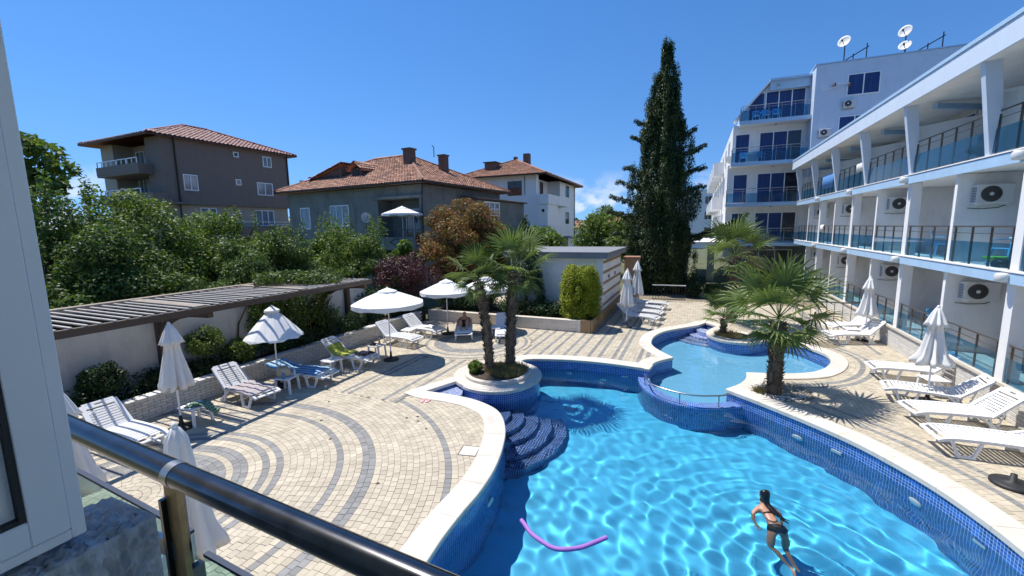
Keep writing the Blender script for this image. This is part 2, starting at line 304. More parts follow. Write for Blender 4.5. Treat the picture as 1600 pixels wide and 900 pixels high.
def pip(pts, poly):
    pts = np.asarray(pts, float); poly = np.asarray(poly, float); x, y = pts[:, 0], pts[:, 1]; ins = np.zeros(len(pts), bool); j = len(poly) - 1
    for i in range(len(poly)):
        xi, yi = poly[i]; xj, yj = poly[j]
        if yi != yj:
            c = ((yi > y) != (yj > y)) & (x < (xj - xi) * (y - yi) / (yj - yi) + xi); ins ^= c
        j = i
    return ins
def dist_poly(pts, poly, closed=True):
    pts = np.asarray(pts, float); poly = np.asarray(poly, float); d = np.full(len(pts), 1e9)
    n = len(poly)
    for i in range(n if closed else n - 1):
        a = poly[i]; b = poly[(i + 1) % n]; ab = b - a; L2 = max(ab @ ab, 1e-9); t = np.clip(((pts - a) @ ab) / L2, 0, 1); q = a + t[:, None] * ab; d = np.minimum(d, np.hypot(*(pts - q).T))
    return d
def offset(p, dist, miter=1.6):
    """left-hand offset of an open polyline"""
    p = np.asarray(p, float); out = []
    for i in range(len(p)):
        d0 = p[i] - p[i - 1] if i else None; d1 = p[i + 1] - p[i] if i < len(p) - 1 else None
        ns = [np.array([-d[1], d[0]]) / np.linalg.norm(d) for d in (d0, d1) if d is not None]
        n = sum(ns); n /= np.linalg.norm(n); k = min(miter, 1 / max(.3, n @ ns[0])); out.append(p[i] + n * dist * k)
    return np.array(out)
def sheet_with_hole(name, outer, hole, z, mat):
    V = [Vector(p) for p in outer] + [Vector(p) for p in hole]; n, h = len(outer), len(hole)
    E = [(i, (i + 1) % n) for i in range(n)] + [(n + i, n + (i + 1) % h) for i in range(h)]
    vo, eo, fo, *_ = delaunay_2d_cdt(V, E, [], 0, 1e-6)
    c = np.array([[sum(vo[i].x for i in f) / 3, sum(vo[i].y for i in f) / 3] for f in fo]); keep = ~pip(c, hole) & pip(c, outer)
    return MB().add([(v.x, v.y, z) for v in vo], [tuple(f) for f, k in zip(fo, keep) if k]).build(name, mat)
def fill(name, poly, z, mat, parent=None):
    V = [Vector(p) for p in poly]; n = len(V); vo, eo, fo, *_ = delaunay_2d_cdt(V, [(i, (i + 1) % n) for i in range(n)], [], 0, 1e-6)
    c = np.array([[sum(vo[i].x for i in f) / 3, sum(vo[i].y for i in f) / 3] for f in fo]); keep = pip(c, poly)
    return MB().add([(v.x, v.y, z) for v in vo], [tuple(f) for f, k in zip(fo, keep) if k]).build(name, mat, parent)
def uvstrip(name, line, profile, mat, parent=None):
    """sweep a (left offset, z) profile along a polyline, uv in metres"""
    line = np.asarray(line, float); s = np.concatenate([[0], np.cumsum(np.hypot(*np.diff(line, axis=0).T))]); rows = [offset(line, o) if o else line for o, z in profile]
    pl = np.concatenate([[0], np.cumsum([math.hypot(profile[i + 1][0] - profile[i][0], profile[i + 1][1] - profile[i][1]) for i in range(len(profile) - 1)])])
    n, m = len(line), len(profile); v = [(rows[j][i][0], rows[j][i][1], profile[j][1]) for j in range(m) for i in range(n)]
    f = [(j * n + i, j * n + i + 1, (j + 1) * n + i + 1, (j + 1) * n + i) for j in range(m - 1) for i in range(n - 1)]
    o = MB().add(v, f).build(name, mat, parent); uv = o.data.uv_layers.new(name='uv'); uvs = [(s[k % n], pl[k // n]) for fc in f for k in fc]
    uv.data.foreach_set('uv', np.array(uvs, np.float32).ravel()); return o
WATER = -.33; DEEP = -1.65; SHALLOW = -.74
ground = sheet_with_hole('ground', [(-1500, -600), (1500, -600), (1500, 2500), (-1500, 2500)], OUT, -.06, M['ground']); tag(ground, kind='structure')
deck = sheet_with_hole('pool_deck', [(-11.95, -4), (6.62, -4), (6.62, 30), (-11.95, 30)], OUT, -.009, M['mortar']); tag(deck, kind='structure')
RECV = []
pool = MB().box(0, .01, 0, .01, -1.72, -1.71).build('swimming_pool', M['floor_blue']); tag(pool, 'kidney shaped swimming pool with blue mosaic walls', kind='structure')
wl = uvstrip('tiled_wall', np.array(OUT + [OUT[0]]), [(-.0, DEEP - .05), (0, -.03)], M['mosaic'], pool); RECV.append(wl)
fl = fill('pool_floor', OUT, DEEP, M['floor_blue'], pool); RECV.append(fl)
WEIR = np.array(catmull([(-1.5, 13.42), (-1.43, 12.95), (-1.24, 12.42), (-.9, 11.95), (-.51, 11.63), (-.08, 11.47), (.4, 11.5), (.92, 11.73), (1.36, 12.02)]))
inner = offset(WEIR, .36)
we = uvstrip('overflow_wall', WEIR, [(0, DEEP), (0, -.285), (.02, -.265), (.34, -.265), (.36, -.285), (.36, SHALLOW)], M['mosaic'], pool); RECV.append(we)
spoly = [tuple(p) for p in offset(WEIR, .2)] + [tuple(p) for p in SEC[7][::-1][3:-1]][:0]
shal = [(-1.3, 13.35)] + [p for p in SEC[3][1:]] + SEC[4][1:] + SEC[5][1:] + SEC[6][1:] + SEC[7][1:-3] + [tuple(p) for p in offset(WEIR, .2)[::-1][6:-6]]
sf = fill('shallow_floor', shal, SHALLOW, M['floor_pale'], pool); RECV.append(sf)
# entry steps: dry tread in the notch, drowned fan of treads below it
def arc(c, r, a0, a1, n=20): return [(c[0] + r * math.cos(R(a0 + (a1 - a0) * i / n)), c[1] + r * math.sin(R(a0 + (a1 - a0) * i / n))) for i in range(n + 1)]
def tread(name, poly, z, depth, mat):
    b = MB().prism(poly, z - depth, z); o = b.build(name, mat, pool); uv = o.data.uv_layers.new(name='uv'); co = [l.vertex_index for l in o.data.loops]; me = o.data; out = []
    for p in me.polygons:
        for li in p.loop_indices:
            q = me.vertices[me.loops[li].vertex_index].co; out.append((q.x, q.y) if abs(p.normal.z) > .5 else (q.x + q.y, q.z))
    uv.data.foreach_set('uv', np.array(out, np.float32).ravel()); RECV.append(o); return o
M['mosaic_pale'] = gridmat('pale_mosaic', (.16, .22, .45), (.62, .66, .74), .05, .16, .5)
tread('step', [(-6.75, 9.2), (-5.86, 9.2), (-5.72, 9.5), (-5.78, 9.8), (-5.95, 10.15), (-6.2, 10.5)], -.13, .5, M['mosaic_pale'])
tread('step', [(-5.9, 9.1), (-5.25, 9.1), (-5.15, 9.5), (-5.3, 10.0), (-5.9, 10.0)], -.30, .5, M['mosaic_pale'])
for k in range(5):
    rr = .62 + .36 * k; cc = (-4.85, 9.45)
    tread('step', [cc] + arc(cc, rr, -100, 35), -.52 - .21 * k, 1.65 - .52 - .21 * k + .02 if k < 5 else .2, M['mosaic_dark'])
for k in range(4):
    cc = (.9, 19.9); rr = .7 + .33 * k
    tread('step', [cc] + arc(cc, rr, 150, 300), -.12 - .15 * k, .3, M['mosaic_pale'])
for (x, y, nx, ny, z) in [(-3.73, 13.35, -.12, -.99, -.62), (-2.6, 13.45, 0, -1, -.95), (2.33, 10.98, -.7, -.72, -.62), (3.72, 9.06, -.91, -.42, -.62), (-3.22, 6.3, 1, 0, -.62)]:
    t = math.atan2(ny, nx); b = MB().lathe([(.11, 0), (.13, .01), (.10, .03), (.03, .035)], n=16); o = b.build('pool_light', M['white_plastic'], pool); o.location = (x, y, z); o.rotation_euler = (0, math.pi / 2, t); RECV.append(o)
for (x, y, nx, ny) in [(-1.9, 13.41, 0, -1), (2.9, 10.35, -.75, -.66), (4.08, 8.0, -.95, -.25)]:
    o = MB().box(-.01, .02, -.1, .1, -.06, .06).build('skimmer', M['white_plastic'], pool); o.location = (x, y, -.40); o.rotation_euler = (0, 0, math.atan2(ny, nx)); RECV.append(o)
# coping: separate stone slabs, section by section
coping = MB().box(-6.7, -6.69, 9.1, 9.11, -.05, -.045).build('pool_coping', M['coping']); tag(coping, 'pale stone coping round the pool edge', kind='structure')
def slabs(line, width, z, length=.95, over=.03):
    line = np.array(line); o = offset(line, width); i_ = offset(line, -over); s = np.concatenate([[0], np.cumsum(np.hypot(*np.diff(line, axis=0).T))]); n = max(1, round(s[-1] / length)); cuts = np.linspace(0, s[-1], n + 1)
    at = lambda A, t: np.array([np.interp(t, s, A[:, 0]), np.interp(t, s, A[:, 1])])
    for k in range(n):
        a, b = cuts[k] + (.0025 if k else -.0), cuts[k + 1] - (.0025 if k < n - 1 else 0); ts = np.concatenate([[a], s[(s > a + .02) & (s < b - .02)], [b]]); m = len(ts); v = []
        zt = z + rnd.uniform(-.0007, .0007)
        for t in ts:
            I, O = at(i_, t), at(o, t); d = (O - I) / np.linalg.norm(O - I) * .012
            v += [(*I, -.055), (*I, zt - .012), (*(I + d), zt), (*(O - d), zt), (*O, zt - .012), (*O, -.055)]
        f = []
        for q in range(m - 1):
            for e in range(5): f.append((q * 6 + e, q * 6 + e + 1, q * 6 + 7 + e, q * 6 + 6 + e))
            f.append((q * 6 + 5, q * 6, q * 6 + 6, q * 6 + 11))
        f += [(5, 4, 3, 2, 1, 0), tuple((m - 1) * 6 + e for e in range(6))]
        MB().add(v, [x[::-1] for x in f]).build('coping_slab', M['coping'], coping)
WID = [.44, .34, .44, .42, .42, .34, .42, .42, .44]
for i, s in enumerate(SEC): slabs(s, WID[i], .026 + .002 * i)
def wedge(c, d0, d1, w0, w1, z):
    n0 = Vector((-d0[1], d0[0])).normalized(); n1 = Vector((-d1[1], d1[0])).normalized(); c = Vector(c); mid = (n0 + n1).normalized() * max(w0, w1) * 1.25
    MB().prism([tuple(c), tuple(c + n0 * w0), tuple(c + mid), tuple(c + n1 * w1)][::-1], -.05, z).build('coping_slab', M['coping'], coping)
wedge((-6.67, 9.28), (-.9, -.02), (.46, 1.11), .44, .34, .0255)
wedge((.56, 20.86), (.3, .7), (.49, -.66), .42, .34, .0255)

# water: a real rippled surface; the sun's caustics come from it
h = .03; gx = np.arange(-7.0, 4.7, h); gy = np.arange(1.2, 21.2, h); X, Y = np.meshgrid(gx, gy)
rg = random.Random(11); Z = np.zeros_like(X)
near = np.clip((13.0 - Y) / 6.0, 0, 1); near = near * near * (3 - 2 * near); calm = .26 + .74 * near; calm = np.where(Y > 12.3, .22, calm)
for i in range(60):
    L_ = rg.uniform(.22, 1.05); a = rg.uniform(0, 6.283); k = 6.283 / L_; A = .0023 * L_ * rg.uniform(.4, 1.0)
    wv = .25 * np.sin(.7 * X + i) + .25 * np.cos(.6 * Y + 2 * i)
    Z += A * np.sin(k * (X * math.cos(a) + Y * math.sin(a) + wv) + rg.uniform(0, 6.283))
Z *= calm
rr = np.hypot(X - 1.3, (Y - 7.3)); Z += .010 * np.sin(rr * 6.283 / .33) * np.exp(-rr / 1.3) * np.clip(rr / .35, 0, 1)
Z += .006 * np.sin((Y + X * .9) * 6.283 / .62 + .8 * np.sin(X * 1.3)) * np.exp(-((X - 2.6) ** 2 + (Y - 7.6) ** 2) / 3.0)
ins = pip(np.c_[X.ravel(), Y.ravel()], OUTA).reshape(X.shape)
grow = ins.copy()
for dy in (-2, -1, 0, 1, 2):
    for dx in (-2, -1, 0, 1, 2): grow |= np.roll(np.roll(ins, dy, 0), dx, 1)
cell = grow[:-1, :-1] & grow[1:, :-1] & grow[:-1, 1:] & grow[1:, 1:]
jj, ii = np.nonzero(cell); nx = X.shape[1]; q = np.c_[jj * nx + ii, jj * nx + ii + 1, (jj + 1) * nx + ii + 1, (jj + 1) * nx + ii]
used, inv = np.unique(q, return_inverse=True); V = np.c_[X.ravel(), Y.ravel(), Z.ravel() + WATER][used]
mw, nt, p_, out_ = nodes('pool_water'); nt.nodes.remove(p_); gl = nt.nodes.new('ShaderNodeBsdfGlass'); gl.inputs['IOR'].default_value = 1.333; gl.inputs['Roughness'].default_value = 0; gl.inputs['Color'].default_value = (.93, .985, 1, 1); nt.links.new(gl.outputs[0], out_.inputs['Surface'])
water = mesh_np('pool_water', V, inv.reshape(-1, 4), mw, None, True); tag(water, kind='structure'); water.cycles.is_caustics_caster = True

# weir handrail
hr = thing('pool_handrail', 'curved steel handrail on the tiled wall between the two pools', 'handrail', (-.2, 11.7, -.265))
pts = catmull([(-1.24, 12.75), (-1.04, 12.1), (-.74, 11.78), (-.22, 11.56), (.21, 11.53), (.72, 11.72), (.98, 11.92)], .1)
b = MB().tube([(x + .2, y - 11.7, .30) for x, y in pts], .021, 10); b.build('rail', M['steel'], hr)
for (x, y) in [(-1.2, 12.6), (-.21, 11.62), (.74, 11.78)]:
    i = min(range(len(pts)), key=lambda k: (pts[k][0] - x) ** 2 + (pts[k][1] - y) ** 2); MB().tube([(pts[i][0] + .2, pts[i][1] - 11.7, 0), (pts[i][0] + .2, pts[i][1] - 11.7, .30)], .016, 8).build('post', M['steel'], hr)

# ---------------------------------------------------------------- paving: cream setts with grey bands, every sett a raised stone
CW, CL, GAP = .118, .138, .006
Q = []; D = []                                      # corner arrays (n,4,2), dark flag
def bands(v, lst): return any(a <= v <= b for a, b in lst)
def polar(c, r0, r1, dark, keep):
    r = r0; i = 0
    while r < r1:
        n = max(4, round(2 * math.pi * (r + CW / 2) / CL)); da = 2 * math.pi / n; off = rnd.random() * da; ga = GAP / (r + CW / 2) / 2; dk = bands(r + CW / 2, dark)
        for k in range(n):
            a0, a1 = off + k * da + ga, off + (k + 1) * da - ga; am = (a0 + a1) / 2; rm = r + CW / 2; m = (c[0] + rm * math.cos(am), c[1] + rm * math.sin(am))
            if keep(*m): Q.append([(c[0] + rr_ * math.cos(a), c[1] + rr_ * math.sin(a)) for rr_, a in ((r + GAP / 2, a0), (r + CW - GAP / 2, a0), (r + CW - GAP / 2, a1), (r + GAP / 2, a1))]); D.append(dk)
        r += CW; i += 1
CA, CC = (-8.65, 3.4), (-7.9, 14.3)
zoneA = lambda x, y: x < -2.9 and (y < 8.4 or (x > -6.9 and y < 9.6)) and x > -11.9 and y > -1.5
zoneC = lambda x, y: math.hypot(x - CC[0], y - CC[1]) < 2.34 and y < 17.05
E7 = np.array(SEC[6][len(SEC[6]) // 2 + 3:]); E9 = np.array(SEC[8][:int(len(SEC[8]) * .62)])
polar(CA, .06, 10.5, [(1.0, 1.42), (1.62, 1.88), (2.02, 2.16), (2.3, 2.44), (3.36, 3.5), (3.82, 4.06), (5.38, 5.52)], zoneA)
polar(CC, .06, 2.34, [(1.05, 1.5), (1.72, 1.84), (2.06, 2.2)], zoneC)
def along(line, o0, o1, dark, keep):
    o = o0
    while o < o1:
        A = offset(line, o + GAP / 2); B = offset(line, o + CW - GAP / 2); s = np.concatenate([[0], np.cumsum(np.hypot(*np.diff(A, axis=0).T))]); t = rnd.random() * CL
        while t + CL < s[-1]:
            f = lambda P, u: (float(np.interp(u, s, P[:, 0])), float(np.interp(u, s, P[:, 1])))
            m = f(A, t + CL / 2)
            if keep(*m): Q.append([f(A, t), f(B, t), f(B, t + CL - GAP), f(A, t + CL - GAP)]); D.append(bands(o + CW / 2, dark))
            t += CL
        o += CW
bE = lambda x, y: 1.2 < x < 6.4
along(E9, .36, 1.56, [(.80, .96), (1.16, 1.30)], lambda x, y: x > .9 and x < 6.4 and math.hypot(x - 2.15, y - 12.75) > .72)
E9b = dist_poly
along(E7, .36, 1.32, [(.66, .8), (.98, 1.1)], lambda x, y: 2.3 < x < 6.4 and y > 13.2 and dist_poly([(x, y)], E9, False)[0] > 1.58)
xs = np.arange(-11.9, 6.5, CW); G = []; Gd = []
for i, x in enumerate(xs):
    ys = np.arange(-1.5 + (i % 2) * CL / 2, 26.5, CL); xm = x + CW / 2
    G.append(np.stack([np.full_like(ys, x), ys], 1)); 
    if xm < -6.3: dk = bands(xm, [(-8.78, -8.66), (-8.54, -8.42), (-7.46, -7.34), (-7.10, -6.98)])
    elif xm < -.9: dk = ((xm + 5.75) % .82) < .12 or .30 < ((xm + 5.75) % .82) < .42
    else: dk = bands(xm, [(4.9, 5.04), (5.75, 5.9)])
    Gd += [dk] * len(ys)
G = np.concatenate(G); Gd = np.array(Gd); mid = G + [CW / 2, CL / 2]
dk2 = Gd & ~((mid[:, 0] < -6.3) & (mid[:, 1] > 12.3)) & ~((mid[:, 0] > -.9) & (mid[:, 1] < 17.5))
ok = ~((mid[:, 0] < -2.9) & ((mid[:, 1] < 8.4) | ((mid[:, 0] > -6.9) & (mid[:, 1] < 9.6)))) & ~((np.hypot(mid[:, 0] - CC[0], mid[:, 1] - CC[1]) < 2.34))
ok &= ~((dist_poly(mid, E9, False) < 1.55) & (mid[:, 0] > .9)) & ~((dist_poly(mid, E7, False) < 1.31) & (mid[:, 0] > 2.3) & (mid[:, 1] > 13.2))
g = GAP / 2; GQ = np.stack([G + [g, g], G + [CW - g, g], G + [CW - g, CL - g], G + [g, CL - g]], 1)[ok]
QA = np.concatenate([np.array(Q), GQ]); DA = np.concatenate([np.array(D, bool), dk2[ok]])
cen = QA.mean(1); inside = pip(cen, OUTA); dd = dist_poly(cen, OUTA); keep = ~inside & (dd > .17) & (np.hypot(cen[:, 0] - 2.15, cen[:, 1] - 12.75) > .80) & (cen[:, 1] > -1)
QA, DA, cen = QA[keep], DA[keep], cen[keep]
vis = (cen[:, 1] > 4.45) & (cen[:, 0] < -3.62) & (cen[:, 0] > -9.2) & (dd[keep] > .46)
cd = np.where(vis, np.hypot(cen[:, 0], cen[:, 1]), 1e9); first = np.argsort(cd)[:300]; single = np.zeros(len(cen), bool); single[first] = True
rng = np.random.default_rng(3)
def paver_mass(sel, mat, name):
    q = QA[sel]; n = len(q); zt = rng.uniform(-.0015, .0025, (n, 4)) * .6 + rng.uniform(-.002, .002, (n, 1)); top = np.concatenate([q, zt[..., None]], 2); ctr = q.mean(1, keepdims=True)
    bot = np.concatenate([q, np.full((n, 4, 1), -.03)], 2); v = np.concatenate([top, bot], 1).reshape(-1, 3); b0 = np.arange(n)[:, None] * 8
    f = np.concatenate([b0 + np.array([[0, 1, 2, 3]])] + [b0 + np.array([[i, 4 + i, 4 + (i + 1) % 4, (i + 1) % 4]]) for i in range(4)], 0)
    area = (q[:, 1, 0] - q[:, 0, 0]) * (q[:, 2, 1] - q[:, 0, 1]) - (q[:, 1, 1] - q[:, 0, 1]) * (q[:, 2, 0] - q[:, 0, 0])
    o = mesh_np(name, v, f, mat, deck, kind='stuff'); bm = bmesh.new(); bm.from_mesh(o.data); bmesh.ops.recalc_face_normals(bm, faces=bm.faces); bm.to_mesh(o.data); bm.free(); return o
paver_mass(~single & ~DA, M['paver'], 'paver_field'); paver_mass(~single & DA, M['paver_grey'], 'paver_band')
ub = {}
for dk in (False, True):
    t_ = MB().bbox(-.5, .5, -.5, .5, -.03, .0, .006).build('paver', M['paver_grey' if dk else 'paver']); ub[dk] = t_.data; bpy.data.objects.remove(t_)
for i in first:
    q_ = QA[i]; ux = (q_[1] - q_[0] + q_[2] - q_[3]) / 2; uy = (q_[3] - q_[0] + q_[2] - q_[1]) / 2
    o = inst(ub[bool(DA[i])], 'paver', deck, (*cen[i], rnd.uniform(-.001, .003)), (rnd.uniform(-.008, .008), rnd.uniform(-.008, .008), math.atan2(ux[1], ux[0])), (np.linalg.norm(ux), np.linalg.norm(uy), 1))
for o in RECV: o.cycles.is_caustics_receiver = True
# ---------------------------------------------------------------- shared building pieces
def railing(parent, x0, y0, x1, y1, z, hgt, npost, glass=True, ztop=None, dark=True, gh=.62):
    """railing between two plan points: top rail + mid rail as the part, posts and pane below it"""
    mt = M['rail_dark'] if dark else M['steel']; b = MB(); a = Vector((x0, y0, z)); e = Vector((x1, y1, z)); d = e - a
    b.tube([a + Vector((0, 0, hgt)), e + Vector((0, 0, hgt))], .022, 8); b.tube([a + Vector((0, 0, hgt - .17)), e + Vector((0, 0, hgt - .17))], .010, 6)
    r = b.build('railing', mt, parent); n = d.normalized(); s = Vector((-n.y, n.x, 0))
    for i in range(npost):
        p = a + d * ((i + .5) / npost if npost < 3 else (i + .12) / (npost - .76)); MB().bar(p, p + Vector((0, 0, hgt)), .045, .018, up=(n.x, n.y, 0)).build('post', mt, r)
    if glass:
        c = s * .03; MB().add([a + c + Vector((0, 0, .06)), e + c + Vector((0, 0, .06)), e + c + Vector((0, 0, gh)), a + c + Vector((0, 0, gh))], [(0, 1, 2, 3)]).build('glass_pane', M['glass_blue'], r)
    return r
def window(parent, c, u, n, w, h, leaves=2, pane='win_dark', frame='pvc', name='window', depth=.06, fw=.06):
    """framed window on a wall: part = frame, panes as sub-parts. c centre on the wall, u right, n outward"""
    c, u, n = Vector(c), Vector(u).normalized(), Vector(n).normalized(); z = Vector((0, 0, 1)); b = MB()
    def ob(cx, cz, hw, hh, d0, d1):
        o = c + u * cx + z * cz; return [o + u * sx * hw + z * sz * hh + n * d for d in (d0, d1) for sx, sz in ((-1, -1), (1, -1), (1, 1), (-1, 1))]
    F = [(3, 2, 1, 0), (4, 5, 6, 7), (0, 1, 5, 4), (1, 2, 6, 5), (2, 3, 7, 6), (3, 0, 4, 7)]
    b.add(ob(0, h / 2 - fw / 2, w / 2, fw / 2, -.02, depth), F); b.add(ob(0, -h / 2 + fw / 2, w / 2, fw / 2, -.02, depth), F)
    for k in range(leaves + 1): b.add(ob(-w / 2 + fw / 2 + (w - fw) * k / leaves, 0, fw / 2, h / 2 - fw, -.02, depth - .003), F)
    f = b.build(name, M[frame], parent)
    for k in range(leaves):
        g = MB().add(ob(-w / 2 + (w - fw) * (k + .5) / leaves + fw / 2, 0, (w - fw) / leaves / 2 - fw / 2 + .01, h / 2 - fw + .01, .004, .018), F)
        g.build('pane', M[pane] if not isinstance(pane, (list, tuple)) else M[pane[k % len(pane)]], f)
    return f
def recess(parent, name, mat, x0, x1, y0, y1, z0, z1): return MB().box(x0, x1, y0, y1, z0, z1).build(name, mat, parent)
AC = []
def ac_unit(loc, rz, label, s=1.0):
    t = thing('air_conditioner', label, 'air conditioner', loc, rz, 'outdoor units on the hotel walls')
    MB().bbox(-.42 * s, .42 * s, -.30 * s, 0, -.29 * s, .29 * s, .02).build('casing', M['ac'], t)
    MB().lathe([(.235 * s, 0), (.235 * s, .02), (.2 * s, .025), (.06 * s, .03)], n=20).build('fan_grille', M['ac_dark'], t).location = (-.1 * s, -.30 * s, 0)
    kids_ = [c for c in col.objects if c.parent == t and c.name.startswith('fan_grille')][0]; kids_.rotation_euler = (math.pi / 2, 0, 0)
    MB().lathe([(.055 * s, 0), (.05 * s, .012), (.02 * s, .014)], n=12).build('fan_hub', M['ac'], kids_).location = (0, 0, .028)
    b = MB()
    for k in range(9): b.box(-.428 * s, -.42 * s, -.27 * s, -.03 * s, (-.22 + .05 * k) * s, (-.20 + .05 * k) * s)
    b.build('side_louvre', M['ac_dark'], t)
    for sx in (-.3, .3): MB().box(sx * s - .02, sx * s + .02, -.28 * s, .0, -.33 * s, -.292 * s).build('bracket', M['white_clean'], t)
    b = MB().tube([(-.5 * s, -.05, -.40 * s), (-.2 * s, -.06, -.43 * s), (.2 * s, -.05, -.40 * s), (.42 * s, -.03, -.30 * s)], .012, 6); b.build('hose', M['gutter'], t)
    return t
# ---------------------------------------------------------------- hotel wing on the right
WX = 6.47; T0 = .75
wing = thing('hotel_wing', 'long white three storey hotel wing with pale blue slab edges', 'building', (WX, 20, 0))
wg = lambda name, mat, *bx: MB().box(bx[0] - WX, bx[1] - WX, bx[2] - 20, bx[3] - 20, bx[4], bx[5]).build(name, mat, wing)
Y0, Y1 = 2.6, 36.2
wg('plinth', M['brick_white'], 6.62, 16, Y0, Y1 - .4, -.05, T0 - .02)
wg('terrace_floor', M['coping'], 6.60, 8.8, Y0, Y1 - .4, T0 - .02, T0 + .004)
for k, (zb, zt) in enumerate(((3.03, 3.26), (5.67, 5.92))):
    wg('floor_slab', M['white_clean'], 6.46, 16, Y0, Y1 - .5, zb + .01, zt)
    wg('slab_edge', M['blue_band'], 6.40, 6.455, Y0, Y1 - .5, zb - .02, zt - .015)
    wg('slab_sill', M['white_clean'], 6.38, 6.62, Y0, Y1 - .5, zt + .002, zt + .035)
for k in range(2):
    z0, z1 = ((T0, 3.03), (3.29, 5.67))[k]
    wg('facade_wall', M['white_wall'], 8.7, 9.0, Y0, Y1 - .5, z0, z1)
    for j in range(-1, 4):
        y = 15.8 + 5.6 * j; wg('partition_wall', M['white_wall'], 6.52, 8.7, y - .07, y + .07, z0, z1)
        if y - 2.8 > Y0: wg('column', M['white_clean'], 6.50, 6.78, y - 2.95, y - 2.67, z0, z1)
        for dy in (-1.9, 1.0):
            if Y0 < y + dy < 34: window(wing, (8.695 - WX, y + dy - 20, z0 + 1.08), (0, -1, 0), (-1, 0, 0), 1.7, 2.1, 2, ['curtain', 'win_dark'])
    for j in range(-1, 9):
        ya, yb = 10.2 + 2.8 * j + .09, 13.0 + 2.8 * j - .16
        if j % 2 == 0: ya, yb = 10.2 + 2.8 * j + .09, 13.0 + 2.8 * j - .16
        else: ya, yb = 10.2 + 2.8 * j + .16, 13.0 + 2.8 * j - .09
        if yb < 36: railing(wing, 6.55 - WX, ya - 20, 6.55 - WX, yb - 20, z0 - (.02 if k == 0 else .03), 1.0 if k else .9, 4)
LAMP = []
for zl in (3.14, 5.79):
    for j in range(-1, 5):
        y = 13.0 + 5.6 * j
        if y > Y0 and y < 35: MB().lathe([(.10, -.10), (.125, -.06), (.125, .05), (.09, .10)], n=14).build('lamp', M['ac'], wing, (6.33 - WX, y - 20, zl))
# top storey: leaning pillars under a deep boarded roof
ZB, ZR = 5.95, 8.08; RX = 6.0
tops = [14.45 + 4.13 * k for k in range(-3, 6)]
for y in tops:
    if y > 35.4: continue
    lo = [(6.46, y - .09), (6.70, y - .09), (6.70, y + .09), (6.46, y + .09)]; hi = [(6.04, y - .34), (6.36, y - .34), (6.36, y - .16), (6.04, y - .16)]
    MB().hexa([(a - WX, b - 20, ZB) for a, b in lo], [(a - WX, b - 20, ZR + .05) for a, b in hi]).build('leaning_pillar', M['blue_wall'], wing)
    P_ = MB().hexa([(6.68 - WX, y - .05 - 20, ZB), (8.7 - WX, y - .05 - 20, ZB), (8.7 - WX, y + .05 - 20, ZB), (6.68 - WX, y + .05 - 20, ZB)], [(6.5 - WX, y - .05 - 20, 7.40), (8.7 - WX, y - .05 - 20, 7.72), (8.7 - WX, y + .05 - 20, 7.72), (6.5 - WX, y + .05 - 20, 7.40)]).build('divider_panel', M['white_wall'], wing)
    b = MB().bar((6.46 - WX, y - .055 - 20, 7.42), (8.7 - WX, y - .055 - 20, 7.74), .03, .07); b.bar((8.3 - WX, y - .06 - 20, ZB), (8.3 - WX, y - .06 - 20, 7.66), .05, .03); b.build('divider_frame', M['white_clean'], P_)
    MB().bar((6.75 - WX, y - 20.4, 8.0), (9.2 - WX, y - 20.4 + 1.4, 8.0), .14, .16).build('roof_beam', M['blue_band'], wing)
    if y > Y0 + 4: railing(wing, 6.52 - WX, y - 4.13 + .11 - 20, 6.52 - WX, y - .10 - 20, ZB, 1.02, 6)
wg('facade_wall', M['white_wall'], 8.7, 9.0, Y0, Y1 - .5, ZB, 8.6)
for y in np.arange(4.6, 34.5, 2.06): window(wing, (8.695 - WX, y - 20, ZB + 1.1), (0, -1, 0), (-1, 0, 0), 1.6, 2.15, 2, ['win_dark', 'curtain'])
roof = MB().hexa([(RX - WX + .03, Y0 - 20, ZR + .09), (16 - WX, Y0 - 20, ZR + .8), (16 - WX, Y1 - .6 - 20, ZR + .8), (RX - WX + .03, Y1 - .6 - 20, ZR + .09)], [(RX - WX + .03, Y0 - 20, 8.66), (16 - WX, Y0 - 20, 9.5), (16 - WX, Y1 - .6 - 20, 9.5), (RX - WX + .03, Y1 - .6 - 20, 8.66)]).build('roof', M['felt'], wing)
wg('roof_fascia', M['blue_wall'], RX - .03, RX + .028, Y0, Y1 - .6, ZR, 8.60)
wg('roof_flashing', M['blue_band'], RX - .06, RX + .12, Y0, Y1 - .6, 8.605, 8.70)
for k in range(13):
    x0 = RX + .04 + .2 * k; z = ZR + .012 + .2 * k * .071
    MB().box(x0 - WX, x0 + .188 - WX, Y0 - 20, Y1 - .65 - 20, z, z + .02).build('soffit_board', M['white_wall'], wing)
# low ramp wall in front of the terrace (its top follows the terrace)
wg('terrace_kerb', M['coping'], 6.44, 6.64, Y0, Y1 - .6, T0 - .05, T0 + .02)
cb = MB(); by = Y0
for c_ in range(8):
    y = Y0 - (c_ % 2) * .2
    while y < 34:
        cb.bbox(6.50 - WX, 6.60 - WX, max(y, Y0) + .004 - 20, y + .396 - 20, .0 + c_ * .088 + .003, .088 + c_ * .088 - .003, .006); y += .4
tag(cb.build('brick_facing', M['brick_white'], wing), kind='stuff')
for (y, z, f) in [(15.72, 2.5, 'near end of the ground floor'), (21.32, 2.5, 'second bay of the ground floor'), (26.92, 2.5, 'third bay of the ground floor'), (32.52, 2.5, 'far end of the ground floor'),
                  (15.72, 5.1, 'near end of the middle floor'), (21.32, 5.1, 'second bay of the middle floor'), (26.92, 5.1, 'third bay of the middle floor'), (32.52, 5.1, 'far end of the middle floor')]:
    ac_unit((7.18, y, z), 0, 'cream air conditioner unit high on the partition at the %s' % f, .88)
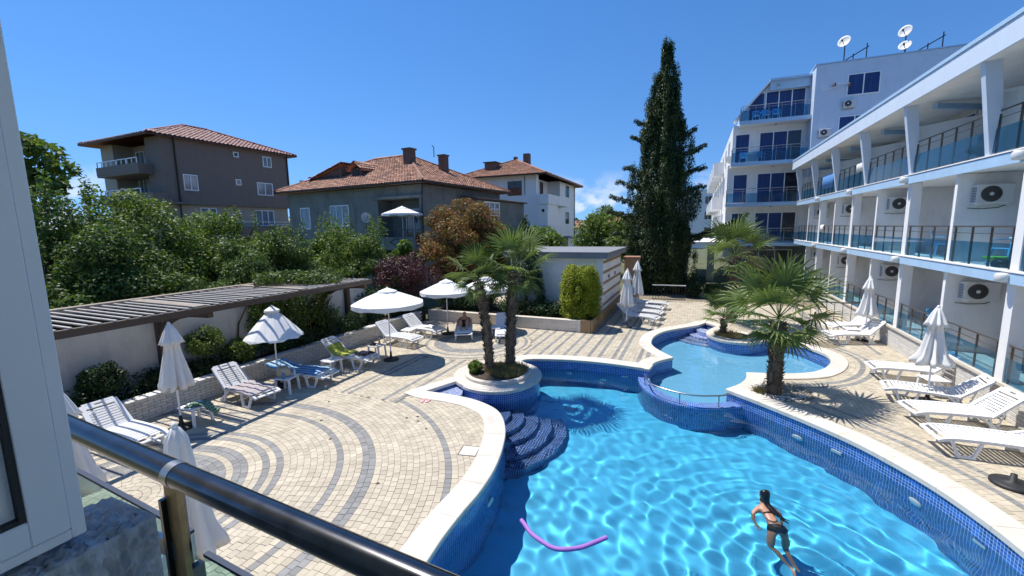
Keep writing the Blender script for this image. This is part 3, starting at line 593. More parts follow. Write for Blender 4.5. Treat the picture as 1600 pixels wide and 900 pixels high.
# ---------------------------------------------------------------- end block closing the yard
blk = thing('apartment_block', 'pale blue five storey block with stepped balconies at the yard end', 'building', (4.5, 37.5, 0))
bk = lambda name, mat, *bx: MB().box(bx[0] - 4.5, bx[1] - 4.5, bx[2] - 37.5, bx[3] - 37.5, bx[4], bx[5]).build(name, mat, blk)
LV = [3.05, 5.95, 8.9, 11.8]; XL = [1.95, 1.98, 2.2, 2.65]
bk('wall', M['white_wall'], 2.05, 16, 37.6, 70, 3.05, 8.9)
bk('wall', M['white_wall'], 2.3, 16, 37.62, 69.9, 8.9, 11.8)
tp = MB().prism([(2.7, 11.8), (7.0, 11.8), (7.0, 14.55), (4.55, 14.55), (2.7, 12.35)], 0, 1); tp.v = [(x - 4.5, 37.62 - 37.5 + t * 20, z) for x, z, t in tp.v]; tp.build('wall', M['blue_wall'], blk)
rs = MB().prism([(2.45, 12.12), (4.5, 14.56), (4.5, 14.70), (2.30, 12.12)], 0, 1); rs.v = [(x - 4.5, -.35 + 1.2 * t, z) for x, z, t in rs.v]; rs.build('sloped_roof_edge', M['white_clean'], blk)
bk('roof_edge', M['blue_band'], 4.45, 7.0, 36.9, 38.5, 14.56, 14.68)
bk('fascia', M['blue_band'], 4.5, 6.95, 37.2, 37.3, 13.95, 14.55)
bk('wall', M['blue_wall'], 6.98, 16, 35.9, 60, 6.0, 14.85)
bk('parapet_cap', M['blue_band'], 6.93, 16, 35.85, 60, 14.86, 14.93)
bk('ground_wall', M['grey_plaster'], 3.2, 16, 39.0, 60, -.05, 3.0)
bk('canopy', M['white_clean'], -1.2, 2.0, 36.8, 48, 2.85, 3.1)
for x in (-1.0, .9, 3.0): bk('pillar', M['grey_plaster'], x, x + .5, 36.9, 37.4, -.05, 2.85 if x < 2 else 3.0)
window(blk, (5.2 - 4.5, 38.99 - 37.5, 1.25), (1, 0, 0), (0, -1, 0), 3.4, 2.4, 3, 'win_dark')
window(blk, (.2, 38.98 - 37.5, 2.62), (1, 0, 0), (0, -1, 0), 2.0, .5, 2, 'win_dark', name='transom')
for i, z in enumerate(LV):
    xr = 6.95
    bk('balcony_slab', M['white_clean'], XL[i], xr, 36.32, 37.6, z - .22, z)
    bk('slab_edge', M['blue_band'], XL[i] - .04, xr, 36.26, 36.315, z - .24, z + .02)
    railing(blk, XL[i] + .05 - 4.5, 36.36 - 37.5, xr - .05 - 4.5, 36.36 - 37.5, z, 1.05, 6, dark=False, gh=.75)
    railing(blk, XL[i] + .05 - 4.5, 37.55 - 37.5, XL[i] + .05 - 4.5, 36.42 - 37.5, z, 1.05, 2, dark=False, gh=.75)
    if i < 3:
        window(blk, (2.95 - 4.5, 37.595 - 37.5, z + 1.15), (1, 0, 0), (0, -1, 0), 1.0, 2.2, 1, 'curtain', name='door')
        window(blk, (5.4 - 4.5, 37.59 - 37.5, z + 1.15), (1, 0, 0), (0, -1, 0), 2.7, 2.2, 3, ['curtain', 'curtain', 'win_dark'], name='door')
    else: window(blk, (5.55 - 4.5, 37.61 - 37.5, z + 1.12), (1, 0, 0), (0, -1, 0), 2.5, 2.15, 3, 'curtain', name='door'); gw = MB().prism([(3.3, .1), (4.2, .1), (4.2, 2.1), (3.95, 2.1), (3.3, 1.3)], 0, .02); gw.v = [(x - 4.5, .10 - t, 11.8 + zz) for x, zz, t in gw.v]; gw.build('window', M['curtain'], blk)
    MB().lathe([(.07, 0), (.10, .02), (.10, .05), (.03, .09)], n=12).build('ceiling_lamp', M['steel'], blk, (5.0 - 4.5, -.4, (z + 2.6) if i < 3 else 14.2))
window(blk, (9.6 - 4.5, 35.89 - 37.5, 13.35), (1, 0, 0), (0, -1, 0), 1.75, 1.35, 2, 'curtain')
window(blk, (9.3 - 4.5, 35.89 - 37.5, 10.75), (1, 0, 0), (0, -1, 0), 1.75, 1.35, 2, 'curtain')
for k in range(6):
    for z in (3.6, 6.6, 9.4): window(blk, ((2.05 if z < 9 else 2.3) - 4.505, 41 + 4.2 * k - 37.5, z + 1.0), (0, -1, 0), (-1, 0, 0), 1.2, 1.5, 2, 'win_dark')
    for z in (5.95, 8.9): MB().box(1.2 - 4.5, 2.04 - 4.5, 42.5 + 4.2 * k - 37.5, 44.6 + 4.2 * k - 37.5, z - .2, z + .9).build('side_balcony', M['white_wall'], blk)
ac_unit((8.9, 35.88, 12.15), 0, 'small air conditioner under the upper window of the tall wall', .8)
ac_unit((7.7, 35.88, 10.45), 0, 'air conditioner low on the tall wall beside the balconies', .8)
for (y, z) in [(39.2, 9.6), (43.6, 6.9)]: ac_unit((2.28 if z > 9 else 2.03, y, z), -math.pi / 2, 'air conditioner on the narrow side wall, %s' % ('upper one' if z > 9 else 'lower one'), .8)
def dish(loc, rz, tilt, r, pole, label):
    t = thing('satellite_dish', label, 'satellite dish', loc, rz)
    d = MB().lathe([(.01, .0), (r * .5, .04 * r), (r * .8, .12 * r), (r, .2 * r), (r, .21 * r), (r * .8, .13 * r), (r * .5, .05 * r), (.02, .012)], n=22).build('reflector', M['ac'], t); d.location = (0, -.1, pole); d.rotation_euler = (R(tilt), 0, 0)
    MB().tube([(0, 0, 0), (0, 0, pole)], .035, 8).build('mast', M['gutter'], t)
    a = MB().tube([(0, -.05, pole - r * .8), (0, -r * 1.1, pole + .05)], .018, 6).tube([(0, -r * 1.1, pole - .02), (0, -r * 1.1 - .12, pole + .08)], .05, 8); a.build('feed_arm', M['gutter'], t)
dish((8.6, 36.6, 14.93), R(-35), 72, .38, 1.35, 'pale satellite dish on a mast at the roof edge corner')
dish((11.7, 36.4, 14.93), R(-40), 75, .37, 1.35, 'grey satellite dish standing higher behind the white one')
dish((11.6, 36.0, 14.93), R(-30), 62, .33, .38, 'white satellite dish sitting low on the roof edge')
for x, lb in ((9.2, 'thin metal solar panel frame beside the corner dish'), (13.0, 'thin metal solar panel frame beside the low white dish')):
    t = thing('roof_frame', lb, 'metal frame', (x, 36.6, 14.93)); MB().bar((-.8, 0, .05), (.7, 0, .9), .06, .06).build('rail', M['gutter'], t)
    for q in (-.1, .6): MB().bar((q, 0, 0), (q, 0, 1.1 if q > 0 else .55), .05, .05).build('leg', M['gutter'], t)
wb = thing('wall_bracket', 'empty aerial bracket on the tall blue white wall', 'bracket', (7.9, 35.88, 13.3))
MB().bar((-.5, -.25, -.15), (.3, -.25, 0), .05, .05).build('arm', M['white_clean'], wb); MB().bar((.1, 0, .1), (.1, -.4, .1), .08, .2).build('plate', M['chimney'], wb); MB().bar((.9, 0, .1), (.9, -.4, .0), .08, .2).build('plate', M['chimney'], wb); MB().bar((.1, -.35, .15), (.9, -.35, .1), .05, .05).build('crossbar', M['white_clean'], wb)
# blue plastic chairs on the balconies
def chair_proto(mat):
    t = thing('plastic_chair', 'x', 'chair')
    MB().bbox(-.22, .22, -.21, .21, .41, .44, .012).build('seat', mat, t)
    b = MB(); 
    for k in range(5): b.bar((-.16 + .08 * k, .21, .44), (-.17 + .085 * k, .30, .83), .045, .015, up=(0, 1, 0))
    b.bar((-.22, .295, .82), (.22, .295, .82), .02, .07); b.build('backrest', mat, t)
    for sx in (-1, 1):
        for sy in (-1, 1): MB().bar((sx * .20, sy * .19, .42), (sx * .25, sy * .24, 0), .05, .035).build('leg', mat, t)
        MB().bar((sx * .24, -.2, .64), (sx * .24, .27, .66), .05, .025).bar((sx * .24, -.2, .42), (sx * .24, -.2, .64), .04, .04).build('armrest', mat, t)
    return t
ch = chair_proto(M['blue_plastic']); cm = children_map(); first_ = True
spots = [((7.35, 15.0, 3.265), -1.2, 'light blue plastic chair on the near middle balcony behind glass'),
 ((7.3, 18.0, 3.265), 1.0, 'light blue plastic chair on the second middle balcony'),
 ((7.3, 28.6, 3.265), .3, 'light blue plastic chair far along the middle floor'),
 ((7.4, 13.9, .755), -.9, 'light blue plastic chair on the ground terrace behind the near umbrella'),
 ((7.3, 17.6, .755), .8, 'light blue plastic chair on the ground terrace beside a leaning one'),
 ((7.7, 18.1, .755), 2.2, 'light blue plastic chair deeper on the second ground terrace'),
 ((7.3, 13.2, 5.925), -.6, 'light blue plastic chair on the near top balcony beside a pillar'),
 ((7.3, 20.4, 5.925), .5, 'light blue plastic chair on a top balcony half way along'),
 ((2.3, 37.0, 3.06), .2, 'light blue plastic chair at the left end of the lowest block balcony'),
 ((3.0, 37.0, 3.06), -.3, 'second light blue plastic chair on the lowest block balcony'),
 ((4.4, 37.0, 3.06), .4, 'light blue plastic chair in the middle of the lowest block balcony'),
 ((3.0, 37.0, 8.91), 0, 'pale chair at the left of the third block balcony'), ((4.1, 37.0, 8.91), .3, 'pale chair right of its twin on the third block balcony'),
 ((3.7, 37.0, 11.81), 0, 'leftmost blue chair of the row on the top block balcony'), ((4.3, 37.0, 11.81), .1, 'middle blue chair of the row on the top block balcony'), ((4.95, 37.0, 11.81), -.1, 'right blue chair of the row on the top block balcony')]
for loc, rz, lb in spots:
    o = ch if first_ else copy_tree(ch, cm); first_ = False; o.location = loc; o.rotation_euler = (0, 0, rz); tag(o, lb, 'chair', 'plastic chairs on the balconies')
def bal_table(loc, lb, mat):
    t = thing('balcony_table', lb, 'table', loc); MB().bbox(-.35, .35, -.35, .35, .68, .72, .012).build('tabletop', M[mat], t)
    for sx in (-1, 1):
        for sy in (-1, 1): MB().bar((sx * .28, sy * .28, .69), (sx * .33, sy * .33, 0), .05, .05).build('leg', M[mat], t)
bal_table((7.5, 14.3, 3.265), 'light blue plastic table beside a chair on the near middle balcony', 'blue_plastic'); bal_table((7.6, 13.1, .755), 'white plastic table on the near ground terrace by the wall', 'white_plastic')
bal_table((3.55, 37.0, 8.91), 'pale table between two chairs on the third block balcony', 'white_plastic')
bg = MB(); bg.lathe([(.16, 0), (.2, .08), (.2, .15), (.12, .2)], n=12, wob=lambda a, j: 1 + .2 * math.sin(3 * a + j)); tag(bg.build('beach_bag', M['black'], None, (6.95, 14.3, 3.265)), 'black bag lying on the near middle balcony floor', 'bag')
tag(MB().lathe([(.15, 0), (.22, .05), (.23, .10), (.2, .10), (.14, .05)], n=16).build('green_basin', pm('lime_plastic', (.25, .6, .06), .4), None, (7.0, 14.75, 3.40)), 'lime green plastic basin beside the black bag on a balcony', 'basin')
def towel_on_rail(loc, w, ln, mat, lb):
    n = 10; vs = []; 
    for i in range(n + 1):
        for j, (dx, dz) in enumerate(((.05, -ln * .8), (.04, -.02), (.0, .035), (-.04, -.02), (-.05 , -ln))): vs.append((dx + .012 * math.sin(i * 1.7 + j), -w / 2 + w * i / n, dz))
    fs = [(i * 5 + j, i * 5 + j + 1, i * 5 + 6 + j, i * 5 + 5 + j) for i in range(n) for j in range(4)]; b = MB().add(vs, fs, True); o = b.build('hanging_towel', mat, None, loc); tag(o, lb, 'towel')
    s = o.modifiers.new('s', 'SOLIDIFY'); s.thickness = .012
towel_on_rail((6.52, 23.6, 6.97), 1.0, .35, M['canvas'], 'white towel hung over the top balcony rail, nearest of three')
mt_ = pm('blue_striped_towel', (.10, .28, .62), .9, .1, 4); towel_on_rail((6.52, 28.6, 6.97), 2.2, .7, mt_, 'large blue and white towel over the far top balcony rail'); towel_on_rail((6.55, 29.2, 4.27), .7, .35, M['canvas'], 'small white towel over the middle floor rail')
# far: side wing hedge, fence, white building beyond
def hedge_leaves(): pass
fe = thing('low_fence', 'low white railing beside the hedge at the far paving edge', 'fence', (-1.4, 26.2, 0))
MB().bar((-.85, 0, .95), (1.0, .1, .95), .05, .05).build('top_rail', M['white_clean'], fe); MB().bar((-.85, 0, .12), (1.0, .1, .12), .04, .04).build('bottom_rail', M['gutter'], fe)
for k in range(12): MB().bar((-.8 + .16 * k, .01 * k, .1), (-.8 + .16 * k, .01 * k, .95), .02, .02).build('baluster', M['gutter'], fe)
f2 = thing('low_fence', 'dark railing on the terrace ramp behind the loungers', 'fence', (5.9, 21.9, 0))
MB().bar((-1.6, .6, .95), (.45, -.4, 1.1), .05, .05).build('top_rail', M['rail_dark'], f2)
for k in range(9): q = k / 8; MB().bar((-1.6 + 2.05 * q, .6 - 1.0 * q, 0), (-1.6 + 2.05 * q, .6 - 1.0 * q, .95 + .15 * q), .03, .02).build('baluster', M['rail_dark'], f2)
# ---------------------------------------------------------------- left yard: brick kerb wall, plaster wall, pergola
bw = MB().box(-12.12, -11.93, 1.2, 16.6, -.05, .49).build('planter_wall', M['mortar']); tag(bw, 'long low wall of whitewashed bricks in front of the left bed', 'wall')
bme = MB().bbox(-.04, .04, -.125, .125, -.034, .034, .008).build('brick', M['brick_white']).data; bpy.data.objects.remove(bpy.data.objects['brick'])
n_ = 0; rest = MB()
for c_ in range(7):
    y = 16.5 - (c_ % 2) * .13
    while y > 1.2:
        if y > 4.6 and n_ < 300 and y < 15.9: inst(bme, 'brick', bw, (-11.91 + rnd.uniform(-.003, .003), y, .035 + c_ * .074), (0, rnd.uniform(-.02, .02), rnd.uniform(-.01, .01))); n_ += 1
        else: rest.bbox(-11.95, -11.87, y - .125, y + .125, .001 + c_ * .074, .069 + c_ * .074, .008)
        y -= .26
tag(rest.build('brick_field', M['brick_white'], bw), kind='stuff')
MB().bbox(-12.16, -11.84, 1.2, 16.6, .515, .555, .01).build('cap', M['brick_white'], bw)
kw = thing('planter_wall', 'low pale stone wall of the bed at the back of the paving', 'wall', (-8, 17.2, 0))
MB().box(-3.9, 3.7, 0, .2, -.05, .46).build('core', M['white_wall'], kw); MB().bbox(-3.9, 3.72, -.03, .23, .46, .51, .01).build('cap', M['coping'], kw)
for c_ in range(3):
    for k in range(12): MB().bbox(-3.85 + .62 * k, -3.25 + .62 * k - .01, -.02, -.002, .01 + .15 * c_, .155 + .15 * c_, .004).build('stone', M['coping'], kw)
tag(MB().box(-13.1, -12.13, 1.0, 17.3, -.05, .40).build('flower_bed', M['soil']), kind='structure'); tag(MB().box(-12.1, -3.9, 17.42, 19.45, -.05, .38).build('flower_bed', M['soil']), kind='structure')
M['wall_shaded'] = pm('shaded_plaster', (.56, .54, .50), .85, .10, 1.5, .15, 60, dirt=.3)  # white wall greyed: the shade under the pergola is in this colour
pw = thing('boundary_wall', 'tall white plastered wall under the pergola slats', 'wall', (-13.1, 7.5, 0))
MB().box(-.12, .12, -8, 6.6, -.05, 2.2).build('panel', M['wall_shaded'], pw); MB().box(-.18, .16, -8, 6.6, 2.202, 2.25).build('cap', M['white_wall'], pw)
for y in (6.4, 13.0): MB().box(.13, .30, y - 7.58, y - 7.42, -.05, 2.3).build('pilaster', M['wood_dark'], pw)
pg = thing('pergola', 'dark timber pergola of thin slats along the left wall', 'pergola', (-12, 6.5, 2.5))
MB().box(1.32, 1.42, -6.5, 5.4, .02, .17).build('front_beam', M['wood_dark'], pg); MB().box(-1.42, -1.2, -6.5, 5.4, .10, .24).build('back_beam', M['wood_grey'], pg)
bf0 = thing('shade_screen', 'added black boards standing in for the deep shade behind the pergola', 'fence', (-13.52, 6.5, 0))  # added screen: its black makes the gaps between the slats dark
bd = MB().bbox(-.02, .02, -.095, .095, 0, 2.58, .004).build('board', M['shade_black'], bf0); bd.location = (0, -6.4, 0)
for k_ in range(1, 59): inst(bd.data, 'board', bf0, (rnd.uniform(-.006, .006), -6.4 + .2 * k_, rnd.uniform(-.03, 0)))
for z_ in (.5, 1.9): MB().box(-.07, -.022, -6.5, 5.3, z_, z_ + .09).build('rail', M['shade_black'], bf0)
sm_ = MB().bbox(-1.3, 1.42, -.024, .024, .172, .205, .006).build('slat', M['wood_pale'], pg); wm = MB().bbox(-1.3, 1.44, -.12, .12, .172, .232, .008).build('rafter', M['wood_grey'], pg); wm.location = (0, -6.3, 0); sm_.location = (0, -6.05, 0)
y = -6.05 + .245; k = 1
while y < 5.3:
    k += 1; o = inst((wm if k % 13 == 0 else sm_).data, 'rafter' if k % 13 == 0 else 'slat', pg, (rnd.uniform(-.01, .01), y, rnd.uniform(-.004, .004)), (0, 0, rnd.uniform(-.012, .012))); y += .225
for y in (-.1, 5.2, -5.6):
    b = MB(); pts = [(-.95, y, -.75), (-.6, y, -.40), (-.1, y, -.20), (.5, y, -.08), (1.3, y, -.05)]
    for i in range(4): b.bar(pts[i], pts[i + 1], .12, .16)
    b.build('bracket', M['wood_dark'], pg)
# ---------------------------------------------------------------- flat roofed pool hut
hut = thing('pool_hut', 'flat roofed white hut with tan plank stripes on its side', 'hut', (-3.85, 19.5, 0))
MB().box(-4.6, 0, 0, 5.0, .0, 2.95).build('wall', M['white_wall'], hut)
MB().box(-4.9, .26, -.26, 5.3, 2.97, 3.22).build('roof', M['felt'], hut); MB().box(-4.93, .29, -.29, 5.33, 3.222, 3.26).build('roof_edge', M['felt'], hut)
for z in (.80, 1.30, 1.80, 2.30, 2.78): MB().box(.003, .03, .06, 5.0, z - .06, z + .05).build('plank', M['wood_tan'], hut)
MB().box(-.02, .06, -2.3, 5.0, -.05, .55).build('plinth', M['wood_tan'], hut); MB().box(-.45, -.03, -2.34, -2.27, -.05, .55).build('plinth', M['wood_tan'], hut)
for y in (1.2, 2.9): MB().box(.032, .07, y, y + .08, 1.95, 2.1).build('lamp', M['black'], hut)
t = thing('shower_screen', 'tan masonry pier behind the closed umbrellas by the hut', 'pier', (-3.3, 25.2, 0)); MB().bbox(-.4, .4, -.3, .3, 0, 2.6, .02).build('body', M['wood_tan'], t); MB().bbox(-.45, .45, -.35, .35, 2.602, 2.7, .02).build('cap', M['terracotta'], t)
# ---------------------------------------------------------------- roofs with real tiles
def tiled(parent, A, B, C_, D_, mat, tw=.24, tl=.36, th=.05):
    """plane quad A,B (eave) C,D (ridge above B, A): closed deck plus overlapping barrel tiles"""
    A, B, C_, D_ = map(Vector, (A, B, C_, D_)); e = (B - A).normalized(); up = ((C_ + D_) / 2 - (A + B) / 2); up = (up - e * up.dot(e)).normalized(); n = e.cross(up)
    if n.z < 0: n = -n
    P2 = [((q - A).dot(e), (q - A).dot(up)) for q in (A, B, C_, D_)]; b = MB(); o = n * -.04
    b.add([q + o for q in (A, B, C_, D_)] + [q + o - Vector((0, 0, .12)) for q in (A, B, C_, D_)], [(0, 1, 2, 3), (7, 6, 5, 4), (0, 4, 5, 1)]); pl = b.build('roof_plane', mat, parent)
    smax = max(p[0] for p in P2); smin = min(p[0] for p in P2); tmax = max(p[1] for p in P2); S, T = np.meshgrid(np.arange(smin, smax, tw), np.arange(-.05, tmax, tl * .85)); S = S.ravel(); T = T.ravel()
    k = pip(np.c_[S + tw / 2, T + tl * .4], P2) | ((T < 0) & (S > smin) & (S < smax)); S, T = S[k], T[k]; m = len(S); rg_ = np.random.default_rng(5); jit = rg_.uniform(-.012, .012, (m, 3))
    prof = [(.0, .0), (.22, .8), (.5, 1.0), (.78, .8), (1.0, 0.0)]; V = []
    for tt, hh in ((0, th * 1.25), (tl, th * .55)):
        for u, hgt in prof: V.append(np.array(A)[None] + np.outer(S + jit[:, 0] + u * tw, np.array(e)) + np.outer(T + tt + jit[:, 1], np.array(up)) + np.outer(np.full(m, hh * hgt + (.02 if tt == 0 else 0)) + jit[:, 2] * .5, np.array(n)))
    V = np.stack(V, 1); nb = len(prof); b0 = np.arange(m)[:, None] * 2 * nb
    F = np.concatenate([b0 + np.array([[i, i + 1, nb + i + 1, nb + i]]) for i in range(nb - 1)], 0); mesh_np('roof_tiles', V.reshape(-1, 3), F, mat, pl, True, kind='stuff'); return pl
def hip_roof(parent, x0, x1, y0, y1, z, ridge, zr, mat, **kw_):
    """ridge = ((xa,ya),(xb,yb)) left and right (or front and back) ends"""
    (xa, ya), (xb, yb) = ridge
    if abs(xb - xa) >= abs(yb - ya): Rl, Rr = (xa, ya, zr), (xb, yb, zr); sides = [((x0, y0), (x1, y0), Rr, Rl), ((x1, y0), (x1, y1), Rr, Rr), ((x1, y1), (x0, y1), Rl, Rr), ((x0, y1), (x0, y0), Rl, Rl)]
    else: Rf, Rb = (xa, ya, zr), (xb, yb, zr); sides = [((x0, y0), (x1, y0), Rf, Rf), ((x1, y0), (x1, y1), Rb, Rf), ((x1, y1), (x0, y1), Rb, Rb), ((x0, y1), (x0, y0), Rf, Rb)]
    for a, b, c, d in sides: tiled(parent, (*a, z), (*b, z), c, d, mat, **kw_)
    rb = MB(); cs = [(x0, y0), (x1, y0), (x1, y1), (x0, y1)]; R1, R2 = (*ridge[0], zr), (*ridge[1], zr)
    for c in cs: q = min((R1, R2), key=lambda r_: (r_[0] - c[0]) ** 2 + (r_[1] - c[1]) ** 2); rb.tube([(*c, z + .05), (q[0], q[1], q[2] + .06)], .09, 6)
    rb.tube([(R1[0], R1[1], zr + .07), (R2[0], R2[1], zr + .07)], .10, 6); rb.build('ridge_tiles', mat, parent)
    g = MB()
    for i in range(4): g.tube([(*cs[i], z - .06), (*cs[(i + 1) % 4], z - .06)], .07, 6)
    g.build('gutter', M['gutter'], parent)
# ---------------------------------------------------------------- grey house with terracotta roof
gh_ = thing('grey_house', 'old grey rendered house with patchy terracotta hip roof and dormers', 'house', (-15.9, 22.85, 0), R(-4.7))
G_ = lambda name, mat, *b: MB().box(*b).build(name, M[mat], gh_)
G_('wall', 'grey_plaster', -13.1, -3.8, 0, 9.9, -.05, 7.25); G_('wall', 'grey_plaster', -3.8, -.25, 1.3, 9.9, -.05, 7.25); G_('wall', 'grey_plaster', -.25, 0, 0, 9.9, -.05, 7.25)
G_('lintel', 'grey_plaster', -3.8, -.25, .0, 1.29, 6.38, 7.25); G_('ledge', 'grey_plaster', -4.1, 0.1, -.25, -.003, 6.40, 6.56)
G_('balcony_slab', 'grey_plaster', -3.8, 0.3, -1.25, 1.29, 3.15, 3.35); bf = G_('balcony_front', 'grey_plaster', -3.75, .28, -1.25, -1.13, 3.352, 3.95)
MB().bar((-1.7, -1.27, 3.65), (-1.2, -1.27, 3.88), .03, .05).bar((-1.2, -1.27, 3.88), (-.7, -1.27, 3.65), .03, .05).bar((-1.7, -1.27, 3.65), (-1.2, -1.27, 3.42), .03, .05).bar((-1.2, -1.27, 3.42), (-.7, -1.27, 3.65), .03, .05).build('diamond_ornament', M['gutter'], bf)
rl = MB().bar((-3.7, -1.2, 4.40), (.25, -1.2, 4.40), .05, .05).build('balcony_rail', M['gutter'], gh_)
for k in range(9): MB().bar((-3.65 + .48 * k, -1.2, 3.95), (-3.65 + .48 * k, -1.2, 4.40), .03, .03).build('baluster', M['gutter'], rl)
window(gh_, (-11.2, -.005, 5.35), (1, 0, 0), (0, -1, 0), 1.05, 1.6, 1, 'win_pale'); window(gh_, (-7.5, -.005, 5.45), (1, 0, 0), (0, -1, 0), 1.9, 1.5, 3, 'win_pale')
window(gh_, (-1.5, 1.29, 4.6), (1, 0, 0), (0, -1, 0), 2.0, 2.4, 3, 'win_dark', name='door')
G_('annex', 'grey_plaster', 0.003, 1.2, 4.4, 12.0, -.05, 6.45); tag(MB().hexa([(-.1, 4.2, 6.47), (1.45, 4.2, 6.47), (1.45, 12.2, 6.47), (-.1, 12.2, 6.47)], [(-.1, 4.2, 6.8), (1.45, 4.2, 6.56), (1.45, 12.2, 6.56), (-.1, 12.2, 6.8)]).build('annex_roof', M['chimney'], gh_))
wq = window(gh_, (1.205, 6.5, 5.85), (0, 1, 0), (1, 0, 0), 2.3, 1.05, 3, 'win_pale', fw=.09); MB().box(1.21, 1.30, 5.4, 7.6, 5.82, 5.88).build('glazing_bar', M['pvc'], wq)
hip_roof(gh_, -13.8, .65, -.65, 10.5, 7.38, ((-8.8, 4.9), (-5.2, 4.9)), 10.05, M['terracotta'])
G_('chimney', 'chimney', -3.80, -3.15, 2.7, 3.3, 8.6, 10.05); G_('chimney_cap', 'chimney', -3.87, -3.08, 2.63, 3.37, 10.052, 10.16); G_('chimney', 'chimney', -2.6, -2.05, 5.2, 5.75, 8.4, 9.85); G_('chimney_cap', 'chimney', -2.66, -1.99, 5.14, 5.81, 9.852, 9.95)
dm = G_('dormer', 'chimney', -7.5, -6.5, 1.3, 3.4, 7.9, 8.85); MB().box(-7.35, -6.75, 1.25, 1.299, 8.1, 8.75).build('opening', M['black'], dm)
tiled(dm, (-7.75, 1.05, 8.82), (-7.75, 3.8, 8.82), (-7.0, 3.8, 9.38), (-7.0, 1.05, 9.38), M['terracotta']); tiled(dm, (-6.25, 3.8, 8.82), (-6.25, 1.05, 8.82), (-7.0, 1.05, 9.38), (-7.0, 3.8, 9.38), M['terracotta'])
ht = MB().prism([(-11.6, 8.2), (-8.5, 8.2), (-8.5, 9.25), (-11.6, 8.45)], 0, 1); ht.v = [(x, 1.25 + t * 2.0, z) for x, z, t in ht.v]; hh_ = ht.build('roof_hatch', M['chimney'], gh_); MB().box(-11.0, -8.9, 1.2, 1.248, 8.28, 8.5).build('opening', M['black'], hh_)
tiled(hh_, (-11.8, 3.4, 8.42), (-11.8, 1.0, 8.42), (-8.3, 1.0, 9.38), (-8.3, 3.4, 9.38), M['terracotta'])
MB().tube([(.12, -.1, 7.3), (.12, -.1, 6.9), (.05, -.08, 6.5), (.05, -.08, 3)], .05, 8).build('drainpipe', M['gutter'], gh_)
MB().tube([(-2.2, 4.2, 9.6), (-2.2, 4.2, 10.3), (-2.35, 4.2, 10.45)], .03, 6).build('vent_pipe', M['gutter'], gh_)
dish((-19.85, 22.1, 4.45), R(60), 78, .34, .75, 'small pale satellite dish on the grey house balcony rail')
# ---------------------------------------------------------------- brown apartment house
bh = thing('brown_apartment_house', 'brown four storey house with reddish hip roof behind the trees', 'house', (-38.7, 20.8, 0), R(-1.5))
B_ = lambda name, mat, *b: MB().box(*b).build(name, M[mat], bh)
B_('lower_wall', 'beige_plaster', -9.2, -.3, .3, 11.0, -.05, 6.75); B_('upper_wall', 'brown_plaster', -9.5, 0, 2.6, 11.25, 6.76, 11.98); B_('upper_wall', 'brown_plaster', -2.0, 0.0, 0, 2.59, 6.76, 11.98); B_('corner_wall', 'beige_plaster', -9.4, -7.4, .2, 2.59, 6.76, 11.98); B_('loggia_wall', 'beige_plaster', -7.39, -2.01, 1.6, 2.59, 6.76, 11.98)
for z in (6.76, 9.1):
    B_('balcony_slab', 'brown_plaster', -7.6, -1.2 if z > 9 else .4, -1.0, 1.59, z, z + .16); bb = B_('balcony_front', 'brown_plaster', -7.6, -1.2 if z > 9 else .4, -1.02, -.9, z + .162, z + .8); B_('balcony_side', 'brown_plaster', (-1.32 if z > 9 else .28), (-1.2 if z > 9 else .4), -.898, -.003, z + .162, z + .8)
    for k in range(4): x = -7.4 + 1.55 * k; MB().bar((x, -.98, z + 1.2), (x + 1.4, -.98, z + 1.2), .06, .06).bar((x, -.98, z + .8), (x, -.98, z + 1.2), .06, .06).bar((x + 1.4, -.98, z + .8), (x + 1.4, -.98, z + 1.2), .06, .06).bar((x + .7, -.98, z + .8), (x + .7, -.98, z + 1.2), .05, .05).build('balcony_rail', M['pvc'], bb)
    for x in (-3.2, -6.2): window(bh, (x, 1.595, z + 1.35), (1, 0, 0), (0, -1, 0), 1.3, 2.1, 2, 'win_pale', name='door')
for (y0, y1, z0, z1, n) in [(5.72, 6.2, 11.14, 11.6, 1), (8.5, 9.4, 10.6, 11.6, 2), (1.4, 2.5, 7.9, 9.2, 2), (5.7, 6.2, 8.65, 9.2, 1), (7.7, 9.3, 7.9, 9.1, 2)]: window(bh, (.005, (y0 + y1) / 2, (z0 + z1) / 2), (0, 1, 0), (1, 0, 0), y1 - y0, z1 - z0, n, 'win_pale' if n > 1 else 'win_dark', fw=.08)
for (y0, y1, z0, z1, n) in [(2.6, 3.95, 5.4, 6.55, 2), (5.6, 6.0, 6.05, 6.5, 1), (7.5, 9.4, 5.0, 6.5, 3)]: window(bh, (-.295, (y0 + y1) / 2, (z0 + z1) / 2), (0, 1, 0), (1, 0, 0), y1 - y0, z1 - z0, n, 'win_pale' if n > 1 else 'win_dark', fw=.08)
lb_ = B_('balcony_front', 'brown_plaster', -.297, .9, 5.3, 10.6, 3.9, 4.9); MB().bar((.85, 5.4, 5.35), (.85, 10.6, 5.35), .05, .05).bar((.85, 8.0, 5.1), (.85, 10.6, 5.1), .04, .04).build('balcony_rail', M['pvc'], lb_)
for (x, y) in ((.06, 1.0), (.06, 11.1)): MB().tube([(.55, y - .3, 11.95), (x, y, 11.6), (x, y, 7.0), (-.2, y + .1, 6.6), (-.2, y + .1, 3)], .06, 8).build('drainpipe', M['gutter'], bh)
hip_roof(bh, -10.0, .55, -1.0, 11.9, 12.05, ((-4.8, 4.4), (-4.8, 6.6)), 14.1, M['red_metal'], tw=.34, tl=.5)
